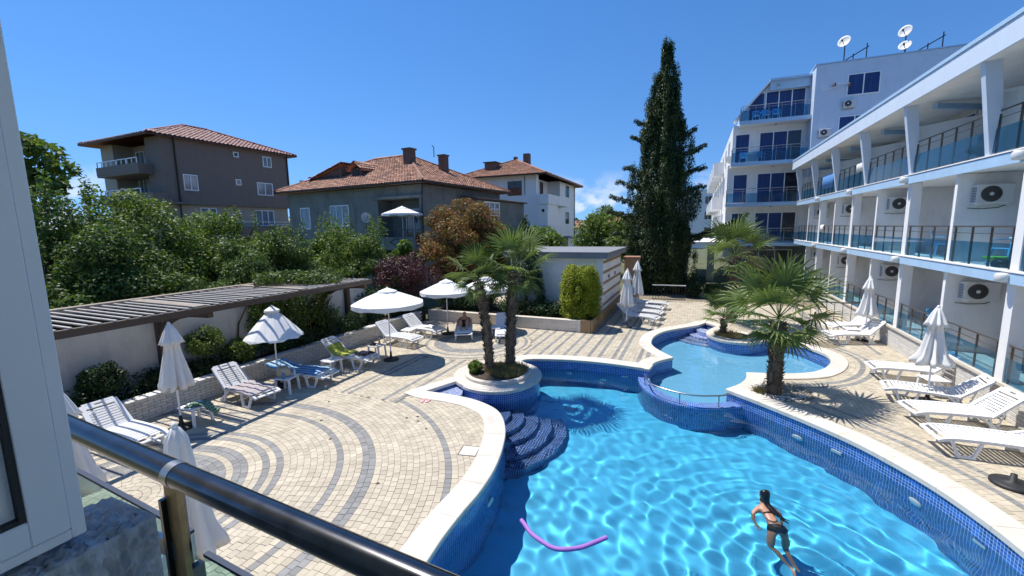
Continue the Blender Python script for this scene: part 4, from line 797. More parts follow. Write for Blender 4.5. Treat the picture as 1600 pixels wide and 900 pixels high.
# ---------------------------------------------------------------- white house
wh = thing('white_house', 'white three storey house with terracotta roof and corner balconies', 'house', (-15.4, 43.1, 0), R(1.5))
W_ = lambda name, mat, *b: MB().box(*b).build(name, M[mat], wh)
W_('wall', 'white_clean', -9, 0, .4, 16, -.05, 7.9); W_('wall', 'white_clean', -9, -1.6, .4, 16, 7.901, 10.0); W_('wall', 'white_clean', -1.6, 0, 8.5, 16, 7.901, 10.0); W_('wall', 'white_clean', -1.75, -.35, .4, 1.2, 7.901, 10.0)
for z in (6.85, 3.5):
    W_('balcony_slab', 'white_wall', .003, 1.1, .0, 8.8, z, z + .12); q = W_('balcony_front', 'white_wall', 1.0, 1.1, .0, 8.8, z + .121, z + 1.05); W_('balcony_end', 'white_wall', .003, .999, .0, .1, z + .121, z + 1.05)
W_('bay_wall', 'white_clean', .003, .98, .12, 4.0, 4.6, 6.84)
window(wh, (-2.8, .395, 8.65), (1, 0, 0), (0, -1, 0), 1.6, 1.5, 2, 'win_dark', 'chimney'); window(wh, (.5, .115, 6.2), (1, 0, 0), (0, -1, 0), .42, .42, 1, 'win_dark')
for (y, z, h_) in ((12.1, 9.0, 1.4), (12.1, 5.6, 1.5)): window(wh, (.005, y, z), (0, 1, 0), (1, 0, 0), 1.6, h_, 2, 'win_dark', 'chimney')
for y in (3.0, 6.0): window(wh, (-1.595, y, 8.85), (0, 1, 0), (1, 0, 0), 1.1, 1.8, 1, 'win_dark', 'chimney', name='door')
window(wh, (.005, 6.4, 5.7), (0, 1, 0), (1, 0, 0), 1.4, 2.1, 1, 'win_dark', 'chimney', name='door'); window(wh, (.005, 11.5, 1.9), (0, 1, 0), (1, 0, 0), 1.4, 2.2, 1, 'win_dark', 'chimney', name='door')
MB().hexa([(0, 10.2, 3.2), (1.3, 10.2, 2.9), (1.3, 13, 2.9), (0, 13, 3.2)], [(0, 10.2, 3.28), (1.3, 10.2, 2.98), (1.3, 13, 2.98), (0, 13, 3.28)]).build('door_canopy', M['felt'], wh); MB().tube([(.12, 15.8, 9.8), (.12, 15.8, 0)], .06, 8).build('drainpipe', M['gutter'], wh)
hip_roof(wh, -9.8, 1.0, -.5, 17.0, 10.02, ((-4.5, 5.2), (-4.5, 11.0)), 12.4, M['terracotta'])
W_('chimney', 'chimney', -3.3, -2.6, 4.5, 5.2, 11.3, 12.95); W_('chimney', 'chimney', -4.7, -4.3, 5.0, 5.4, 12.0, 12.75); W_('roof_box', 'chimney', -6.9, -5.6, 1.6, 2.9, 10.6, 11.75); W_('roof_box_cap', 'gutter', -7.05, -5.45, 1.45, 3.05, 11.752, 11.85)
# ---------------------------------------------------------------- more distant buildings
def block(name, label, loc, rz, sx, sy, h_, mat, rows, cols, roofc=None):
    t = thing(name, label, 'building', loc, rz); MB().box(-sx / 2, sx / 2, 0, sy, 0, h_).build('wall', M[mat], t)
    if roofc: hip_roof(t, -sx / 2 - .5, sx / 2 + .5, -.5, sy + .5, h_ + .05, ((-sx / 4, sy / 2), (sx / 4, sy / 2)), h_ + 1.8, M[roofc], tw=.6, tl=.8)
    else: MB().box(-sx / 2 - .1, sx / 2 + .1, -.1, sy + .1, h_ + .002, h_ + .3).build('parapet', M[mat], t)
    for r_ in range(rows):
        for c_ in range(cols): window(t, (-sx / 2 + sx * (c_ + .5) / cols, -.005, h_ - 1.7 - 2.9 * r_), (1, 0, 0), (0, -1, 0), 1.3, 1.5, 2, 'win_dark')
    return t
block('grey_block', 'far grey flat topped block peeking between the houses', (-62, 58.5, 0), R(45), 7, 10, 13.0, 'felt', 2, 2)
block('white_block', 'far white building between the cypress and the hotel', (0.2, 90, 0), 0, 7, 12, 10.8, 'white_clean', 3, 2)
block('red_roofed_house', 'far low house with terracotta roof right of the white house', (-24.5, 105, 0), R(15), 12, 9, 4.2, 'white_clean', 1, 3, 'terracotta')
block('red_roofed_house', 'farther low red roofed house half hidden by trees', (-22, 135, 0), R(10), 16, 9, 5.4, 'white_clean', 1, 3, 'terracotta')
# ---------------------------------------------------------------- vegetation
def leaf_mesh(P, N, Lf, Wf, rg, droop=.25, updir=None):
    n = len(P); t = rg.normal(size=(n, 3)) if updir is None else updir + rg.normal(size=(n, 3)) * .35; t -= N * (t * N).sum(1, keepdims=True); t /= np.linalg.norm(t, axis=1, keepdims=True) + 1e-9; b = np.cross(N, t)
    L_ = (Lf * rg.uniform(.6, 1.25, n))[:, None]; W_n = (Wf * rg.uniform(.7, 1.2, n))[:, None]
    v = np.stack([P - t * L_ * .5, P + b * W_n * .5 - N * L_ * .06, P + t * L_ * .5 - N * L_ * droop * .5, P - b * W_n * .5 - N * L_ * .06], 1).reshape(-1, 3)
    return v, (np.arange(n)[:, None] * 4 + np.array([[0, 1, 2, 3]]))
def cloud(name, clumps, n, Lf, Wf, mat, parent, seed, shell=.6, out=.6, updir=None):
    """leaves through a set of ellipsoid clumps [(centre, radii)]; more near each clump's skin"""
    rg = np.random.default_rng(seed); c = np.array([q[0] for q in clumps], float); r = np.array([q[1] if hasattr(q[1], '__len__') else (q[1],) * 3 for q in clumps], float)
    wgt = (r.prod(1)) ** (2 / 3); k = rg.choice(len(c), n, p=wgt / wgt.sum()); d = rg.normal(size=(n, 3)); d /= np.linalg.norm(d, axis=1, keepdims=True)
    rad = 1 - (1 - shell) * rg.random(n) ** 1.6 + rg.normal(size=n) * .07; P = c[k] + d * r[k] * rad[:, None]
    N = d * out + rg.normal(size=(n, 3)) * .55 + np.array([0, 0, .35]); N /= np.linalg.norm(N, axis=1, keepdims=True)
    up = None if updir is None else np.tile(np.array(updir, float), (n, 1)) + d * .3
    v, f = leaf_mesh(P, N, Lf, Wf, rg, updir=up); return mesh_np(name, v, f, M[mat], parent)
def tree_clumps(rg, h0, h1, rx, ry, n, cr=(.45, .9), top=.5):
    out = []
    for _ in range(n):
        while True:
            d = rg.uniform(-1, 1, 3)
            if d @ d < 1 and d @ d > .1: break
        z = (h0 + h1) / 2 + d[2] * (h1 - h0) / 2; taper = 1 - top * max(0, d[2]); s = rg.uniform(*cr); out.append(((d[0] * rx * taper, d[1] * ry * taper, z), (s, s, s * rg.uniform(.6, .9))))
    return out
def limbs(parent, h0, clumps, rg, r0=.14, n=9, lean=(0, 0)):
    b = MB(); fork = Vector((lean[0] * .5, lean[1] * .5, h0)); b.tube([(0, 0, -.05), (lean[0] * .2, lean[1] * .2, h0 * .5), tuple(fork)], [r0 * 1.25, r0, r0 * .8], 9)
    for i in rg.choice(len(clumps), min(n, len(clumps)), replace=False):
        c = Vector(clumps[i][0]); m = (fork + c) / 2 + Vector((rg.uniform(-.15, .15), rg.uniform(-.15, .15), rg.uniform(0, .25))); b.tube([tuple(fork), tuple(m), tuple(c)], [r0 * .6, r0 * .35, r0 * .12], 6)
    b.build('trunk', M['trunk'], parent)
def tree(name, label, x, y, h0, h1, rx, ry, n, nl, Lf, Wf, mat, seed, cr=(.4, .8), group=None, cat='tree', top=.5, spikes=0):
    rg = np.random.default_rng(seed); t = thing(name, label, cat, (x, y, 0), 0, group); cl = tree_clumps(rg, h0, h1, rx, ry, n, cr, top)
    for _ in range(spikes):
        a = rg.uniform(0, 6.28); q = rg.uniform(.2, .85); z = h1 - .3 + rg.uniform(-.4, .5); cl.append(((rx * q * math.cos(a), ry * q * math.sin(a), z), (.16, .16, rg.uniform(.4, .75))))
    limbs(t, h0 + .2 * (h1 - h0), cl, rg, .05 + .02 * h1); cloud('crown', cl, nl, Lf, Wf, mat, t, seed + 1); return t
TG = 'trees and shrubs beyond the left wall'
tree('walnut_tree', 'tall loose leafed tree reaching above the others at far left', -21.9, 7.3, 5.5, 8.4, 1.1, 1.5, 22, 1900, .34, .13, 'lf_tree', 21, (.35, .6), TG)
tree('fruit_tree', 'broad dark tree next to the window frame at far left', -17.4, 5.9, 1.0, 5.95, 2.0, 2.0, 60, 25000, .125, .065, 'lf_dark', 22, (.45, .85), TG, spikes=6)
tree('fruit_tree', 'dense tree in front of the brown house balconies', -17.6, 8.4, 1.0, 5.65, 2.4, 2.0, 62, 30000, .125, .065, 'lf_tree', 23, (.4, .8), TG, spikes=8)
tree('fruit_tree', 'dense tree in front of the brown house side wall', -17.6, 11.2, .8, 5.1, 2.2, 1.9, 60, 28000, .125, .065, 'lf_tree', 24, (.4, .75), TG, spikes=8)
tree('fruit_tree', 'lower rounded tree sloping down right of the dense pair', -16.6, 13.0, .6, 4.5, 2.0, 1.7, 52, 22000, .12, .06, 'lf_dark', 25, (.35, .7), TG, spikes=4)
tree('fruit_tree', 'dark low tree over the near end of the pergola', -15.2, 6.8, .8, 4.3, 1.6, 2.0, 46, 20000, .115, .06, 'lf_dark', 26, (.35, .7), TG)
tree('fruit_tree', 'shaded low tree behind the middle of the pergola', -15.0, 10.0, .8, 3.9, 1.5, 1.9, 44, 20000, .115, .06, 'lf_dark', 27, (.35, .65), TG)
tree('plum_tree', 'light speckled shrub with upright shoots before the grey house', -16.0, 16.6, .8, 4.6, 2.2, 1.8, 55, 15000, .13, .065, 'lf_tree', 28, (.3, .65), TG, spikes=26)
tree('grape_arbour', 'bright green leafy vine low before the grey house wall', -18.0, 17.2, 1.6, 4.3, 2.3, 1.6, 40, 7000, .2, .15, 'lf_light', 29, (.35, .6), TG, cat='vine')
tree('grape_arbour', 'bright green vine beside the purple maple', -14.9, 19.4, 1.2, 3.7, 1.3, 1.3, 30, 5000, .19, .14, 'lf_light', 30, (.3, .5), TG, cat='vine')
tree('photinia_tree', 'round bush tree with red brown young leaves', -11.7, 20.6, 1.0, 6.1, 2.4, 2.0, 95, 40000, .14, .07, 'lf_red', 31, (.45, .75), top=.15, spikes=0)
tree('leafy_shrub', 'green bush pressed against the right of the red brown one', -10.5, 21.2, 1.0, 5.0, 1.5, 1.4, 40, 12000, .16, .08, 'lf_tree', 32, (.35, .65))
tree('maple_shrub', 'small purple leaved maple above the pergola end', -12.6, 16.6, 1.3, 3.1, 1.5, 1.5, 34, 8000, .13, .05, 'lf_purple', 33, (.3, .55), top=.2)
tree('leafy_tree', 'green tree behind the hut roof next to the cypress', -7.2, 39.0, 1.5, 5.6, 4.0, 3.0, 50, 9000, .30, .17, 'lf_tree', 34, (.6, 1.2))
tree('leafy_tree', 'smaller bright tree behind the hut roof by the white house', -11.5, 33, 1.5, 4.3, 2.2, 2.0, 34, 6000, .25, .15, 'lf_light', 35, (.4, .8))
tree('leafy_tree', 'distant round tree above the red roofed houses', -29, 150, 4, 11, 6, 5, 24, 3000, 1.0, .6, 'lf_tree', 36, (1.6, 2.6))
# climber on the pergola
cl = [((-11.9 + rnd.uniform(-1.2, 1.0), 10.3 + rnd.uniform(-1.3, 1.6), 2.78 + rnd.uniform(0, .22)), (.35, .4, .16)) for _ in range(26)]; vi = thing('climbing_plant', 'yellow green climber sprawling over the pergola slats', 'vine', (0, 0, 0)); cloud('foliage', cl, 5200, .11, .07, 'lf_ivy', vi, 40)
vb = MB()
for k in range(5): vb.tube([(-13.0, 8.4 + .8 * k, .4), (-12.9, 8.5 + .8 * k, 1.6), (-12.4, 8.8 + .7 * k, 2.75), (-11.6, 9.2 + .6 * k, 2.82)], [.03, .025, .02, .01], 6)
vb.build('stem', M['trunk'], vi)
# bed planting on the left
def ball(name, label, c, r, nl, Lf, Wf, mat, seed, stem=True, cat='shrub', ez=.85):
    t = thing(name, label, cat, (c[0], c[1], 0)); rg = np.random.default_rng(seed); cl = [((0, 0, c[2]), (r * .86, r * .86, r * ez * .86))]
    for _ in range(26): d = rg.normal(size=3); d /= np.linalg.norm(d); cl.append(((d[0] * r * .72, d[1] * r * .72, c[2] + d[2] * r * .72 * ez), r * .32))
    cloud('foliage', cl, nl, Lf, Wf, mat, t, seed)
    b = MB().tube([(0, 0, .2), (.02, 0, c[2] * .6), (0, 0, c[2])], [.04, .035, .03], 7)
    for k in range(4): b.tube([(0, 0, c[2] - r * .5), (r * .5 * math.cos(k * 1.6), r * .5 * math.sin(k * 1.6), c[2] + r * .3)], [.02, .008], 5)
    b.build('stem', M['trunk'], t); return t
ball('topiary_ball', 'dark round topiary ball behind the first lounger', (-12.55, 4.95, 1.08), .46, 3600, .07, .035, 'lf_hedge', 50)
ball('topiary_ball', 'clipped ball on a stem beside the pergola bracket', (-12.6, 7.3, 1.38), .50, 4200, .065, .035, 'lf_tree', 51, ez=.95)
ball('leafy_shrub', 'loose green shrub left of the half open umbrella', (-12.5, 8.15, .85), .48, 3000, .09, .045, 'lf_tree', 52)
ball('leafy_shrub', 'low sparse dark plant between topiary ball and pilaster', (-12.6, 6.2, .62), .42, 1400, .10, .045, 'lf_hedge', 53)
ball('leafy_shrub', 'low dark shrub under the clipped ball', (-12.45, 7.0, .58), .38, 1500, .09, .04, 'lf_hedge', 54); ball('leafy_shrub', 'dark low plant behind the backrest of the first lounger', (-12.5, 4.0, .6), .45, 1600, .09, .04, 'lf_hedge', 55)
def hedge(name, label, bx, nl, Lf, Wf, mat, seed, cat='hedge', rough=.28):
    x0, x1, y0, y1, z0, z1 = bx; t = thing(name, label, cat, ((x0 + x1) / 2, (y0 + y1) / 2, 0)); rg = np.random.default_rng(seed); cl = []
    for _ in range(int(24 + 9 * (x1 - x0) * (y1 - y0))): s = rg.uniform(.22, .45); cl.append(((rg.uniform(-.5, .5) * (x1 - x0 - s), rg.uniform(-.5, .5) * (y1 - y0 - s), rg.uniform(z0 + s * .6, z1 - s * .6)), (s, s, s * rg.uniform(.7, 1.1))))
    cloud('foliage', cl, nl, Lf, Wf, mat, t, seed); b = MB()
    for _ in range(6): x, y = rg.uniform(-.4, .4) * (x1 - x0), rg.uniform(-.4, .4) * (y1 - y0); b.tube([(x, y, 0), (x + .1, y, (z0 + z1) / 2), (x, y + .1, z1 * .8)], [.03, .02, .008], 5)
    b.build('stem', M['trunk'], t); return t
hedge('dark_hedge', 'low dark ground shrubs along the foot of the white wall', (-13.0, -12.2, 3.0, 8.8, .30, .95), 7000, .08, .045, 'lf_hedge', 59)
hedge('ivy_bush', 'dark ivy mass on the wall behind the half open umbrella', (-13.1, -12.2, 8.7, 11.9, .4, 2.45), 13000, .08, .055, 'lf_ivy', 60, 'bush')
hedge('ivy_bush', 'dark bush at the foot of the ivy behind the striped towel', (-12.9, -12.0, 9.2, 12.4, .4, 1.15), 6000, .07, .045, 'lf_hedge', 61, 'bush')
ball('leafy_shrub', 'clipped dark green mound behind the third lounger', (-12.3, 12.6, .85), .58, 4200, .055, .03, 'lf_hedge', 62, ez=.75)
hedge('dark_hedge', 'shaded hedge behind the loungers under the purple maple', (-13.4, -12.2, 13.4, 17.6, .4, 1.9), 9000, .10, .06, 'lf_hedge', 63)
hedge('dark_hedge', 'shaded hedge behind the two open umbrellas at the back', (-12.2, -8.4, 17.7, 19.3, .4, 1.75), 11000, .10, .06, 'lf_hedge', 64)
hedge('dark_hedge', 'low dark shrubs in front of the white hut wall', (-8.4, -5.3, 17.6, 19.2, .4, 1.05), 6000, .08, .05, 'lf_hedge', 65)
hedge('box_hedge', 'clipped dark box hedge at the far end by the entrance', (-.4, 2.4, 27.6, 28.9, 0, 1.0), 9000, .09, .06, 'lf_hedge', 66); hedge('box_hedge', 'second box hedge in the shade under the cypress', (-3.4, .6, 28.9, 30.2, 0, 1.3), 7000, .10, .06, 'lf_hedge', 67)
gb = thing('golden_thuja', 'rounded golden thuja bush at the hut corner', 'shrub', (-4.55, 18.15, 0)); rg = np.random.default_rng(68); cl = []
for _ in range(330): z = rg.uniform(.42, 2.6); rad = .80 * (1 - abs((z - 1.35) / 1.42) ** 3.5) ** .5; a = rg.uniform(0, 6.28); q = rg.uniform(.75, 1); s = rg.uniform(.14, .22); cl.append(((rad * q * math.cos(a), rad * q * math.sin(a), z), (s, s, s * 1.3)))
cl.append(((0, 0, 1.4), (.7, .7, 1.0))); cloud('foliage', cl, 46000, .07, .04, 'lf_yellow', gb, 68, updir=(0, 0, 1)); MB().tube([(0, 0, .2), (0, 0, 2.0)], [.08, .02], 7).build('stem', M['trunk'], gb)
def cone(name, label, x, y, z0, z1, r, nl, mat, seed, Lf=.09, Wf=.035, cat='conifer'):
    t = thing(name, label, cat, (x, y, 0)); rg = np.random.default_rng(seed); cl = []
    for _ in range(90): q = rg.random() ** .8; a = rg.uniform(0, 6.28); rr_ = r * (1 - q) ** .75 * .8; s = .12 + .16 * r * (1 - q); cl.append(((rr_ * math.cos(a), rr_ * math.sin(a), z0 + (z1 - z0) * q * .95), (s, s, s * 2.0)))
    cloud('foliage', cl, nl, Lf, Wf, mat, t, seed, updir=(0, 0, 1)); MB().tube([(0, 0, 0), (0, 0, z1 * .8)], [.09, .02], 7).build('trunk', M['trunk'], t); return t
cone('conical_thuja', 'dark conical thuja standing behind the left palms', -7.35, 18.7, .3, 5.1, 1.1, 16000, 'lf_hedge', 70); 
# the big cypress
cy = thing('cypress_tree', 'very tall dark cypress rising above the hut and hedge', 'tree', (-2.1, 30, 0)); rg = np.random.default_rng(77)
prof = lambda z: np.interp(z, [0, 1.0, 3, 6, 8, 10, 12, 13.6, 14.8, 15.9], [2.1, 2.4, 2.55, 2.4, 2.1, 1.65, 1.15, .75, .42, .05]); cl = []
for _ in range(330):
    z = 15.4 * rg.random() ** 1.05; a = rg.uniform(0, 6.28); q = rg.uniform(.45, .95); rr_ = prof(z) * q; s = rg.uniform(.16, .32) * (1 if z < 12 else .7); cl.append(((rr_ * math.cos(a), rr_ * math.sin(a), z), (s, s, s * rg.uniform(2.4, 4.2))))
for z in np.arange(.4, 14, .55): cl.append(((0, 0, z), (prof(z) * .72, prof(z) * .72, .7)))
for (x, z, s) in [(-.12, 15.4, .14), (-.75, 13.2, .17), (-.9, 12.3, .2), (.2, 14.9, .13)]: cl.append(((x, 0, z), (s, s, s * 5)))
arms = []
for (a, z, ln, rise) in [(3.3, 5.6, 2.5, .9), (3.0, 6.6, 2.3, 1.0), (3.5, 4.7, 2.6, .8), (2.9, 7.6, 1.9, .9), (3.2, 9.6, 1.3, .7), (3.1, 10.6, 1.0, .6), (-.1, 7.3, 1.7, .9), (.1, 8.5, 1.6, 1.0), (-.2, 9.6, 1.2, .9), (0, 6.2, 1.6, .8), (3.3, 3.4, 2.2, .7), (3.0, 2.5, 2.1, .5), (-.25, 3.0, 4.0, 2.0), (-.15, 3.3, 3.4, 1.3)]:
    z0 = z; 
    for k in range(int(ln / .2)):
        q = .9 + k * .2; qq = q / (ln + .9); cl.append(((q * 1.05 * math.cos(a), q * 1.05 * math.sin(a), z0 + rise * (qq ** 1.5) + rg.uniform(-.12, .12)), (.2, .2, .15 + .12 * (1 - qq))))
    arms.append([(0, 0, z0 - .6), (ln * .55 * math.cos(a), ln * .55 * math.sin(a), z0 + rise * .3), ((ln + .8) * math.cos(a), (ln + .8) * math.sin(a), z0 + rise)])
cloud('crown', cl, 165000, .19, .055, 'lf_cyp', cy, 78, shell=.35, out=.8, updir=(0, 0, 1)); tb = MB().tube([(0, 0, -.05), (.05, 0, 6), (0, 0, 14)], [.38, .25, .05], 9)
for a_ in arms: tb.tube(a_, [.09, .06, .02], 6)
tb.build('trunk', M['trunk'], cy)
# ---------------------------------------------------------------- fan palms
def frond_mesh(seed, reach):
    rg_ = random.Random(seed); b = MB(); pet = reach * .52; fan = reach * .52
    b.tube([(0, 0, 0), (pet * .5, 0, .02), (pet, 0, 0)], [.016, .012, .009], 5)
    nl = 22
    for k in range(nl):
        a = R(-115 + 230 * k / (nl - 1)); ln = fan * (.72 + .28 * math.cos(a * .55)) * rg_.uniform(.92, 1.05); w_ = .024 * reach / 1.5 + .005; d = Vector((math.cos(a), math.sin(a), .10 + .14 * math.cos(a))); s = Vector((-math.sin(a), math.cos(a), 0)); o = Vector((pet, 0, 0)); vs = []
        dr = rg_.uniform(.12, .5)
        for t_, ww in ((0.0, .25), (.35, 1.0), (.7, .75), (1.0, .08)):
            p = o + d * ln * t_ - Vector((0, 0, dr * ln * max(0, t_ - .45) ** 1.6 * 2.2)); vs += [p - s * w_ * ww, p + Vector((0, 0, -.014 * ww)), p + s * w_ * ww]
        b.add(vs, [f for i in range(3) for f in ((i * 3, i * 3 + 1, i * 3 + 4, i * 3 + 3), (i * 3 + 1, i * 3 + 2, i * 3 + 5, i * 3 + 4))])
    o = b.build('frond', M['lf_palm']); me = o.data; bpy.data.objects.remove(o); return me
def palm(label, base, h_, reach, nf, seed, lean=(0, 0), tr=.11, low=-48, z0=0.0):
    rg_ = random.Random(seed); t = thing('fan_palm', label, 'palm tree', (*base, z0)); top = Vector((lean[0], lean[1], h_)); b = MB(); n = 9; pts = []
    for i in range(n + 1): q = i / n; pts.append((lean[0] * q * q, lean[1] * q * q, h_ * q - .05))
    b.tube(pts, [tr * (1.12 if i == 0 else 1.0 + .06 * math.sin(i * 2.1)) * (1 - .08 * i / n) for i in range(n + 1)], 12); tk = b.build('trunk', M['palm_trunk'], t)
    s = MB()
    for k in range(int(h_ * 1600 * tr)):
        q = rg_.random(); a = rg_.uniform(0, 6.28); p = Vector((lean[0] * q * q, lean[1] * q * q, h_ * q)); d = Vector((math.cos(a), math.sin(a), 0)); e = p + d * tr * .93; tip = e + d * rg_.uniform(.02, .07) * (1 + .8 * q) + Vector((0, 0, rg_.uniform(.02, .11))); sd = Vector((-d.y, d.x, 0)) * rg_.uniform(.012, .028)
        s.add([e - sd, e + sd, tip, e - sd * .4 + Vector((0, 0, -.05))], [(0, 1, 2), (0, 2, 3)])
    s.build('fibre', M['palm_trunk'], tk)['kind'] = 'stuff'
    mes = [frond_mesh(seed * 10 + k, reach) for k in range(4)]
    for k in range(nf):
        q = (k + .5) / nf; el = 84 - (84 - low) * q ** .85 + rg_.uniform(-7, 7); az = k * 2.39996 + rg_.uniform(-.2, .2); sc_ = (.72 + .28 * math.sin(math.pi * min(1, q + .25))) * rg_.uniform(.9, 1.08)
        o = inst(mes[k % 4], 'frond', t, (top.x, top.y, top.z - .02 + .12 * (1 - q)), (rg_.uniform(-.5, .5), -R(el), az), (sc_,) * 3)
    return t
palm('left of the twin palms in the round planter', (-5.60, 11.18), 2.85, 1.25, 16, 1, (-.38, .12), .13)
palm('right taller of the twin palms in the round planter', (-5.18, 11.78), 3.05, 1.5, 19, 2, (.14, .12), .145)
palm('big shaggy palm in the pebble bed between the pools', (2.05, 12.5), 1.95, 1.75, 24, 3, (.0, .1), .17, -45)
palm('far palm with long trunk in front of the end block', (1.62, 21.4), 3.0, 1.95, 18, 4, (.05, 0), .21, -42)
palm('short bushy palm in the half round planter of the shallow pool', (1.15, 18.5), .75, 1.25, 13, 5, (0, 0), .11, -12)
# planters
pl = thing('round_planter', 'round stone planter at the pool edge holding twin palms', 'planter', (-5.35, 11.22, 0))
def ring(r0, r1, z0, z1, n=48):
    b = MB(); vs = []; 
    for k in range(n):
        a = 2 * math.pi * k / n; c, s = math.cos(a), math.sin(a); vs += [(r1 * c, r1 * s, z0), (r1 * c, r1 * s, z1 - .015), ((r1 - .015) * c, (r1 - .015) * s, z1), ((r0 + .015) * c, (r0 + .015) * s, z1), (r0 * c, r0 * s, z1 - .015), (r0 * c, r0 * s, z0)]
    return b.add(vs, [(k * 6 + i, ((k + 1) % n) * 6 + i, ((k + 1) % n) * 6 + i + 1, k * 6 + i + 1) for k in range(n) for i in range(5)])
MB().lathe([(1.33, -.05), (1.33, .032), (1.32, .0445)], n=64, sm=False).build('stone_top', M['coping'], pl); ring(.86, 1.0, .045, .135).build('kerb', M['coping'], pl); MB().lathe([(.87, .04), (.87, .085), (.4, .12), (.05, .13)], n=32).build('soil', M['soil'], pl)
def tuft(name, label, x, y, z, r, n, ln, mat, seed, cat='plant', spread=.5):
    rg_ = np.random.default_rng(seed); a = rg_.uniform(0, 6.28, n); q = r * np.sqrt(rg_.random(n)); P = np.c_[q * np.cos(a), q * np.sin(a), np.full(n, 0.)]; d = np.c_[rg_.normal(size=(n, 2)) * spread, np.ones(n)]; d /= np.linalg.norm(d, axis=1, keepdims=True); L_ = (ln * rg_.uniform(.5, 1.2, n))[:, None]; s = np.cross(d, rg_.normal(size=(n, 3))); s /= np.linalg.norm(s, axis=1, keepdims=True); s *= .006
    v = np.stack([P - s, P + s, P + d * L_ * .6 + s * .7, P + d * L_ + np.array([0, 0, -.02]), P + d * L_ * .6 - s * .7], 1).reshape(-1, 3); o = mesh_np(name, v, np.arange(n)[:, None] * 5 + np.arange(5)[None], M[mat], None); o.location = (x, y, z); tag(o, label, cat); return o
tuft('dry_grass', 'dry straw coloured grass round the palm feet in the round planter', -5.1, 11.35, .09, .62, 2600, .26, 'lf_dry', 81)
ball('green_plant', 'fresh green plant at the left of the round planter', (-5.95, 10.95, .26), .24, 1300, .10, .035, 'lf_light', 82, cat='plant')
p2_ = thing('half_round_planter', 'stone edged planter bulging into the shallow pool', 'planter', (1.55, 18.55, 0)); MB().lathe([(.93, -.05), (.93, .030), (.92, .0395)], n=40, sm=False).build('stone_top', M['coping'], p2_); MB().lathe([(.55, .035), (.55, .06), (.1, .08)], n=24).build('soil', M['soil'], p2_)
tuft('dry_grass', 'dry grass under the short bushy palm', 1.3, 18.5, .06, .45, 900, .2, 'lf_dry', 83)
pb = thing('pebble_bed', 'round palm bed filled with white pebbles', 'planting bed', (2.15, 12.75, 0)); MB().lathe([(.80, -.05), (.80, -.012), (.1, -.01)], n=32).build('soil', M['soil'], pb)
rg_ = random.Random(5); pbm = MB()
for k in range(420):
    a = rg_.uniform(0, 6.28); q = .74 * math.sqrt(rg_.random()); s = rg_.uniform(.016, .042); x, y = q * math.cos(a), q * math.sin(a)
    if x > .15 and y > -.1 and rg_.random() < .75: continue
    pbm.add([(x + s * dx, y + s * dy, .0 + s * .8 * dz) for dx, dy, dz in ((1, 0, .2), (.3, .9, 0), (-.8, .5, .2), (-.8, -.5, .1), (.3, -.9, .2), (0, 0, 1), (0, 0, -.6))], [(i, (i + 1) % 5, 5) for i in range(5)] + [((i + 1) % 5, i, 6) for i in range(5)], True)
pbm.build('pebbles', M['pebble'], pb, kind='stuff'); tuft('dry_grass', 'small dry grass tuft at the pool side of the pebble bed', 1.72, 12.45, .0, .16, 260, .2, 'lf_dry', 84)
# far wood along the horizon
rg_ = np.random.default_rng(9); n = 9000; a = rg_.uniform(-1.35, 1.2, n); dist = rg_.uniform(330, 420, n); P = np.c_[dist * np.sin(a), dist * np.cos(a), (5 + 5 * np.abs(np.sin(a * 41)) + 4 * np.sin(a * 13)) * rg_.random(n) ** .6]; N = rg_.normal(size=(n, 3)) + [0, -1, .8]; N /= np.linalg.norm(N, axis=1, keepdims=True); v, f = leaf_mesh(P, N, 6, 4.5, rg_); tag(mesh_np('far_wood', v, f, M['lf_dark'], None), 'dark strip of woodland along the horizon', 'wood', kind='stuff')
